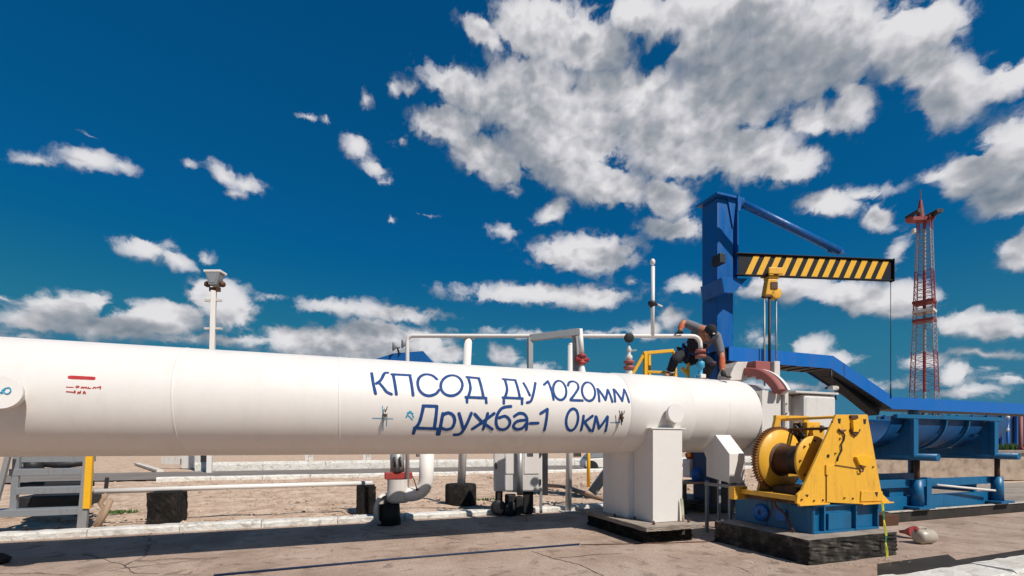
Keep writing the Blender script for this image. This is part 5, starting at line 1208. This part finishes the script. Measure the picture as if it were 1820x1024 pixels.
# gravel and clods on the sand
m = MB()
def rock(m, c, r):
    me = bmesh.new(); bmesh.ops.create_icosphere(me, subdivisions=1, radius=r)
    sc = [random.uniform(.6, 1.3) for _ in range(3)]
    me.verts.index_update()
    m.add([V((c[0]+v_.co.x*sc[0]*random.uniform(.8, 1.2), c[1]+v_.co.y*sc[1], c[2]+v_.co.z*sc[2]*.7)) for v_ in me.verts], [[x.index for x in f.verts] for f in me.faces]); me.free()
for i in range(7000):
    v_ = 7.7+random.random()**1.5*10.5; u_ = random.uniform(-1.4*v_+4, 1.4*v_)
    rock(m, (u_, v_, .008), random.uniform(.006, .022)*(1+v_*.03)*(1 if random.random() < .96 else 2.2))
struct(m.build('gravel', 'stone', fix=False), 'stuff')
m = MB()
for i in range(260):
    u_ = random.uniform(-8, 11); rock(m, (u_, 7.22-random.random()**2*.25, .002), random.uniform(.004, .014))
for i in range(120):
    a = random.choice((0, 1)); u_ = random.uniform(4.0, 5.5); rock(m, (u_, 3.12-random.random()**2*.2, .002), random.uniform(.003, .010))
for i in range(60): rock(m, (random.uniform(3.6, 4.1), random.uniform(3.2, 4.6), .002), random.uniform(.003, .012))
struct(m.build('grit', 'stone', fix=False), 'stuff')

# ================================================================== RADIO TOWER, FAR RIGHT
Yt = 130.0
tw = thing('lattice_tower', pY(1642, 791, Yt), 'tall red and white lattice radio tower on the right skyline', 'tower')
base = pY(1643, 792, Yt); base.z = 0
def th_w(z):   # half width at height
    ztop = EYE+(HY-385)*Yt/F; k = z/ztop
    return (2.5*(1-k)**1.1+1.95)
ztop = EYE+(HY-388)*Yt/F
rot = R(18)
def tc_(k, z): a = rot+k*math.pi/2+math.pi/4; w_ = th_w(z)*1.0; return V((base.x+math.cos(a)*w_, base.y+math.sin(a)*w_, z))
lv = [0]; 
while lv[-1] < ztop-3.6: lv.append(lv[-1]+max(2.1, th_w(lv[-1])*.72))
lv.append(ztop)
for k in range(4):
    m = MB(); m.tube([tc_(k, z) for z in lv], .14, 6); m.build('leg', 'tower_paint', tw)
for i in range(len(lv)-1):
    m = MB()
    for k in range(4):
        a0, a1, b0, b1 = tc_(k, lv[i]), tc_(k+1, lv[i]), tc_(k, lv[i+1]), tc_(k+1, lv[i+1])
        m.bar(a0, b1, .075); m.bar(a1, b0, .075); m.bar(b0, b1, .09)
        mid0, mid1 = a0.lerp(b0, .5), a1.lerp(b1, .5); m.bar(mid0, mid1, .08)
    m.build('bracing', 'tower_paint', tw)
MB().tube([(base.x, base.y, 0), (base.x, base.y, ztop)], .38, 8).build('cable_ladder', 'tower_paint', tw)
pz = EYE+(HY-392)*Yt/F
def tb_(x0, x1, y0, y1): return [pY(x0, y0, Yt)+V((0, 0, 0)), pY(x1, y0, Yt), pY(x1-3, y1, Yt), pY(x0+5, y1, Yt)]
MB().prism([p-fv*1.1 for p in tb_(1613, 1657, 388, 394)], fv*2.2).build('platform', 'tower_red', tw)
for x in (1617, 1650, 1655): MB().cyl(pY(x, 384, Yt)-fv*3.2, pY(x, 384, Yt)+fv*1, .55, n=16).build('dish_antenna', 'dark_steel', tw)
MB().cyl(pY(1624, 407, Yt), pY(1624, 414, Yt), .5, n=10).build('side_antenna', 'white_dirty', tw)
s_top = EYE+(HY-356)*Yt/F
MB().tube([(base.x-1.0, base.y+.4, pz), (base.x-1.0, base.y+.4, s_top)], .8, 8, radii=[1.1, .35]).tube([(base.x-1.0, base.y+.4, s_top), (base.x-1.0, base.y+.4, s_top+3)], .1, 5).build('spire', 'tower_red', tw)
for py_ in (545, 548): pass
z1 = EYE+(HY-540)*Yt/F
for dz_ in (0, 2.6, 5.2):
    w_ = th_w(z1)+.4; MB().prism([V((base.x+math.cos(rot+k*math.pi/2+math.pi/4)*w_, base.y+math.sin(rot+k*math.pi/2+math.pi/4)*w_, z1-dz_)) for k in range(4)], (0, 0, .7)).build('landing', 'tower_red' if dz_ != 2.6 else 'white_dirty', tw)
# bare shrub tops seen over the blue beam
sh = thing('bare_shrub', pY(1650, 792, 20), 'bare dark twiggy shrub showing over the blue beam by the tower', 'shrub')
bs = pY(1650, 792, 20); bs.z = 0; m = MB()
def twig(p, d, L, r_, dep):
    q = p+d*L; m.tube([p, q], r_, 5, False)
    if dep:
        for _ in range(3): twig(p.lerp(q, random.uniform(.5, 1)), (d+V((random.uniform(-.6, .6), random.uniform(-.6, .6), random.uniform(-.1, .4)))).normalized(), L*.66, r_*.6, dep-1)
for _ in range(5): twig(bs, V((random.uniform(-.5, .5), random.uniform(-.4, .4), 1)).normalized(), 1.35, .04, 4)
m.build('branches', 'dark_steel', sh)
# low distant shelter belt on the horizon
m = MB()
for i in range(900):
    a = random.uniform(-55, 60); Yh = random.uniform(330, 420); X = math.tan(R(a))*Yh
    p = V((CA*X+SA*Yh, -SA*X+CA*Yh, 0)); h_ = random.uniform(2.5, 6)
    for _ in range(3):
        rock(m, (p.x+random.uniform(-4, 4), p.y+random.uniform(-4, 4), h_*random.uniform(.2, .7)), random.uniform(1.5, 3.2))
struct(m.build('distant_trees', 'leaf_green', fix=False), 'stuff')

# ================================================================== THE WORKER
def skin(name, nodes, edges, mat, parent, root=0, sub=2):
    me = bpy.data.meshes.new(name); me.from_pydata([tuple(n[0]) for n in nodes], edges, [])
    o = bpy.data.objects.new(name, me); scene.collection.objects.link(o)
    md = o.modifiers.new('s', 'SKIN'); sv_ = me.skin_vertices[0].data
    for i, n in enumerate(nodes):
        r_ = n[1]; sv_[i].radius = (r_, r_) if isinstance(r_, (int, float)) else r_; sv_[i].use_root = (i == root)
    md.use_smooth_shade = True
    s2 = o.modifiers.new('u', 'SUBSURF'); s2.levels = sub; s2.render_levels = sub
    dg = bpy.context.evaluated_depsgraph_get(); dg.update()
    nm = bpy.data.meshes.new_from_object(o.evaluated_get(dg)); o.modifiers.clear(); o.data = nm; nm.name = name
    nm.materials.clear(); nm.materials.append(MATS[mat])
    for p in nm.polygons: p.use_smooth = True
    if parent is not None: o.parent = parent; o.matrix_parent_inverse = Matrix.Translation(-V(parent.location))
    return o
def jp(px, py, Y): return pY(px, py, Y)
Yw = 6.75
wk = thing('person', pY(1235, 668, 6.9), 'person in dark work clothes and cap crouching on the pipe, gripping the thin white rail', 'person')
pel = jp(1229, 624, 7.02); spn = jp(1238, 607, 6.88); chs = jp(1250, 596, 6.72); nck = jp(1256, 592, 6.60)
shR = jp(1239, 583, 6.78); elR = jp(1213.5, 572, 6.62); wrR = jp(1208, 590, 6.52); haR = jp(1207, 597, 6.46)
shL = jp(1274, 601, 6.72); elL = jp(1283, 632, 6.62); wrL = jp(1284, 660, 6.38); haL = jp(1287, 671, 6.30)
hpR = jp(1220, 629, 7.06); knR = jp(1200, 637, 6.72); ftR = jp(1190, 664, 6.88); toR = jp(1183, 669, 6.72)
hpL = jp(1240, 631, 7.04); knL = jp(1264, 648, 6.62); ftL = jp(1252, 672, 6.88); toL = jp(1256, 676, 6.72)
hd = jp(1262, 592, 6.50)
nodes = [(pel, .135), (spn, .14), (chs, .15), (nck, .065), (shR, .07), (elR, .045), (wrR, .032), (shL, .07), (elL, .045), (wrL, .032),
  (hpR, .10), (knR, .068), (ftR, .045), (toR, .04), (hpL, .10), (knL, .068), (ftL, .045), (toL, .04), (hd, .085)]
edges = [(0, 1), (1, 2), (2, 3), (2, 4), (4, 5), (5, 6), (2, 7), (7, 8), (8, 9), (0, 10), (10, 11), (11, 12), (12, 13), (0, 14), (14, 15), (15, 16), (16, 17), (3, 18)]
body = skin('body', nodes, edges, 'skin', wk)
# shirt: torso and upper arms, grey
sN = [(spn, .15), (chs, .158), (chs.lerp(nck, .6), .09), (shR, .085), (shR.lerp(elR, .5), .068), (elR, .056), (shL, .085), (shL.lerp(elL, .5), .066), (elL, .055)]
skin('shirt', sN, [(0, 1), (1, 2), (1, 3), (3, 4), (4, 5), (1, 6), (6, 7), (7, 8)], 'cloth_grey', wk)
skin('vest', [(pel.lerp(spn, .5), .155), (spn+V((0, -.01, -.02)), .165), (chs+V((-.0, -.015, -.05)), .145)], [(0, 1), (1, 2)], 'cloth_navy', wk)
skin('sleeve', [(elR+(wrR-elR)*.12, .050), (elR.lerp(wrR, .92), .040)], [(0, 1)], 'orange_sleeve', wk)
skin('sleeve', [(elL+(wrL-elL)*.1, .050), (elL.lerp(wrL, .95), .040)], [(0, 1)], 'orange_sleeve', wk)
skin('trousers', [(pel, .15), (hpR, .112), (hpR.lerp(knR, .5), .095), (knR, .08), (knR.lerp(ftR, .5), .07), (ftR, .058), (hpL, .112), (knL, .08), (knL.lerp(ftL, .5), .068), (ftL, .056)],
     [(0, 1), (1, 2), (2, 3), (3, 4), (4, 5), (0, 6), (6, 7), (7, 8), (8, 9)], 'cloth_navy', wk)
skin('knee_pad', [(knL+V((0, -.02, .05)), .06), (knL+V((0, -.03, -.03)), .07)], [(0, 1)], 'cloth_plum', wk)
for f_, t_2 in ((ftR, toR), (ftL, toL)): skin('boot', [(f_+V((0, 0, .03)), .055), (f_+V((0, 0, -.03)), .055), (t_2+V((0, 0, -.02)), .045)], [(0, 1), (1, 2)], 'black_rubber', wk)
# reflective ankle band and blue harness straps
def loop(c, d, r_, w_, name, mat):
    MB().lathe(c-d.normalized()*w_/2, d, [(0, r_*.96), (0, r_), (w_, r_), (w_, r_*.96)], 24).build(name, mat, wk)
loop(knR.lerp(ftR, .80), ftR-knR, .072, .022, 'ankle_band', 'white_dirty')
loop(hpR.lerp(knR, .45), knR-hpR, .108, .05, 'harness_strap', 'harness')
MB().torus(pel.lerp(spn, .35), spn-pel, .155, .02).build('harness_belt', 'harness', wk)
# head with face, ears, cap: looks down and toward the camera
fd = (V((-SA*.55, -CA*.55, -.75))).normalized(); sd_ = fd.cross(V((0, 0, 1))).normalized(); ud = sd_.cross(fd).normalized()
if ud.z < 0: ud = -ud
def hp3(a, b, c_): return hd+sd_*a+fd*b+ud*c_
me = bmesh.new(); bmesh.ops.create_icosphere(me, subdivisions=3, radius=1)
for vt in me.verts:
    x, y, z = vt.co; jaw = 1-.28*max(0, -z)*(1 if y > 0 else .6); nose = .018*math.exp(-((x/.14)**2+((z+.12)/.16)**2)) if y > 0 else 0
    eye = -.008*(math.exp(-(((abs(x)-.36)/.14)**2+((z-.05)/.1)**2))) if y > 0 else 0; mouth = -.004*math.exp(-((x/.3)**2+((z+.48)/.05)**2)) if y > 0 else 0
    vt.co = hp3(x*.078*jaw, y*.098*(1 if y > 0 else .98)+nose+eye+mouth, z*.12)
me.verts.index_update(); m = MB(); m.add([v_.co for v_ in me.verts], [[q_.index for q_ in f.verts] for f in me.faces], True); me.free()
for s_ in (-1, 1): m.ball(hp3(s_*.078, -.005, -.01), .024, 10, (.5, .8, 1.2))
hdm = m.build('head', 'skin', wk)
for s_ in (-1, 1): MB().ball(hp3(s_*.03, .088, .006), .010, 8).build('eye', 'white_dirty', hdm)
MB().tube([hp3(-.022, .087, -.058), hp3(0, .092, -.060), hp3(.022, .087, -.058)], .004, 6).build('mouth', 'red_paint', hdm)
me = bmesh.new(); bmesh.ops.create_uvsphere(me, u_segments=24, v_segments=14, radius=1)
bmesh.ops.delete(me, geom=[v_ for v_ in me.verts if v_.co.z < .08], context='VERTS')
for vt in me.verts: x, y, z = vt.co; vt.co = hp3(x*.088, y*.108-.002, z*.118+.012)
me.verts.index_update(); m = MB(); m.add([v_.co for v_ in me.verts], [[q_.index for q_ in f.verts] for f in me.faces], True); me.free()
cap = m.build('cap', 'cloth_navy', wk)
m = MB(); pts = []; n_ = 12
for k in range(n_+1):
    a = math.pi*k/n_; pts.append(hp3(.082*math.cos(a), .085+.075*math.sin(a), .028-.018*math.sin(a)))
m.prism(pts, ud*.008).build('cap_peak', 'cloth_navy', cap)
MB().ball(hp3(.0, .103, .075), .014, 8, (1.6, 1, .8)).build('cap_badge', 'white_dirty', cap)
MB().ball(hp3(0, -.03, -.02), .083, 16, (.98, 1.0, 1.0)).build('hair', 'dark_steel', wk)
# gloved hands with five fingers: right grips the rail, left is flat on the pipe
def hand(wr, hc_, fdir, curl, side, spread):
    pal = hc_; fd_ = fdir.normalized(); sdv = side.normalized(); up_ = sdv.cross(fd_).normalized()
    palm = skin('glove', [(wr, .034), (pal, (.042, .034))], [(0, 1)], 'black_rubber', wk, 0, 2)
    for i, L in enumerate((.070, .080, .075, .060)):
        off_ = (i-1.5)*.020; p0_ = pal+sdv*off_+fd_*.02; d_ = fd_
        pts = [p0_]
        for j in range(3):
            pts.append(pts[-1]+d_*L*(.45, .32, .25)[j]); d_ = (Matrix.Rotation(curl, 3, sdv) @ d_)
        skin('glove_finger', [(pts[0], .011), (pts[1], .0105), (pts[2], .0095), (pts[3], .008)], [(0, 1), (1, 2), (2, 3)], 'black_rubber', palm_parent(palm), 0, 1)
    p0_ = pal-sdv*.035; q_ = p0_-sdv*.02+fd_*.02; skin('glove_thumb', [(p0_, .013), (q_, .012), (q_+fd_*.03+up_*-.01, .010)], [(0, 1), (1, 2)], 'black_rubber', palm_parent(palm), 0, 1)
def palm_parent(p): return wk
hand(wrR, haR+V((0, .0, .035)), V((-SA, -CA, -.3)), R(-55), rv, 0)
hand(wrL, haL+V((0, 0, .02)), V((.5, -.7, -.35)), R(-14), V((.8, .5, 0)), 0)
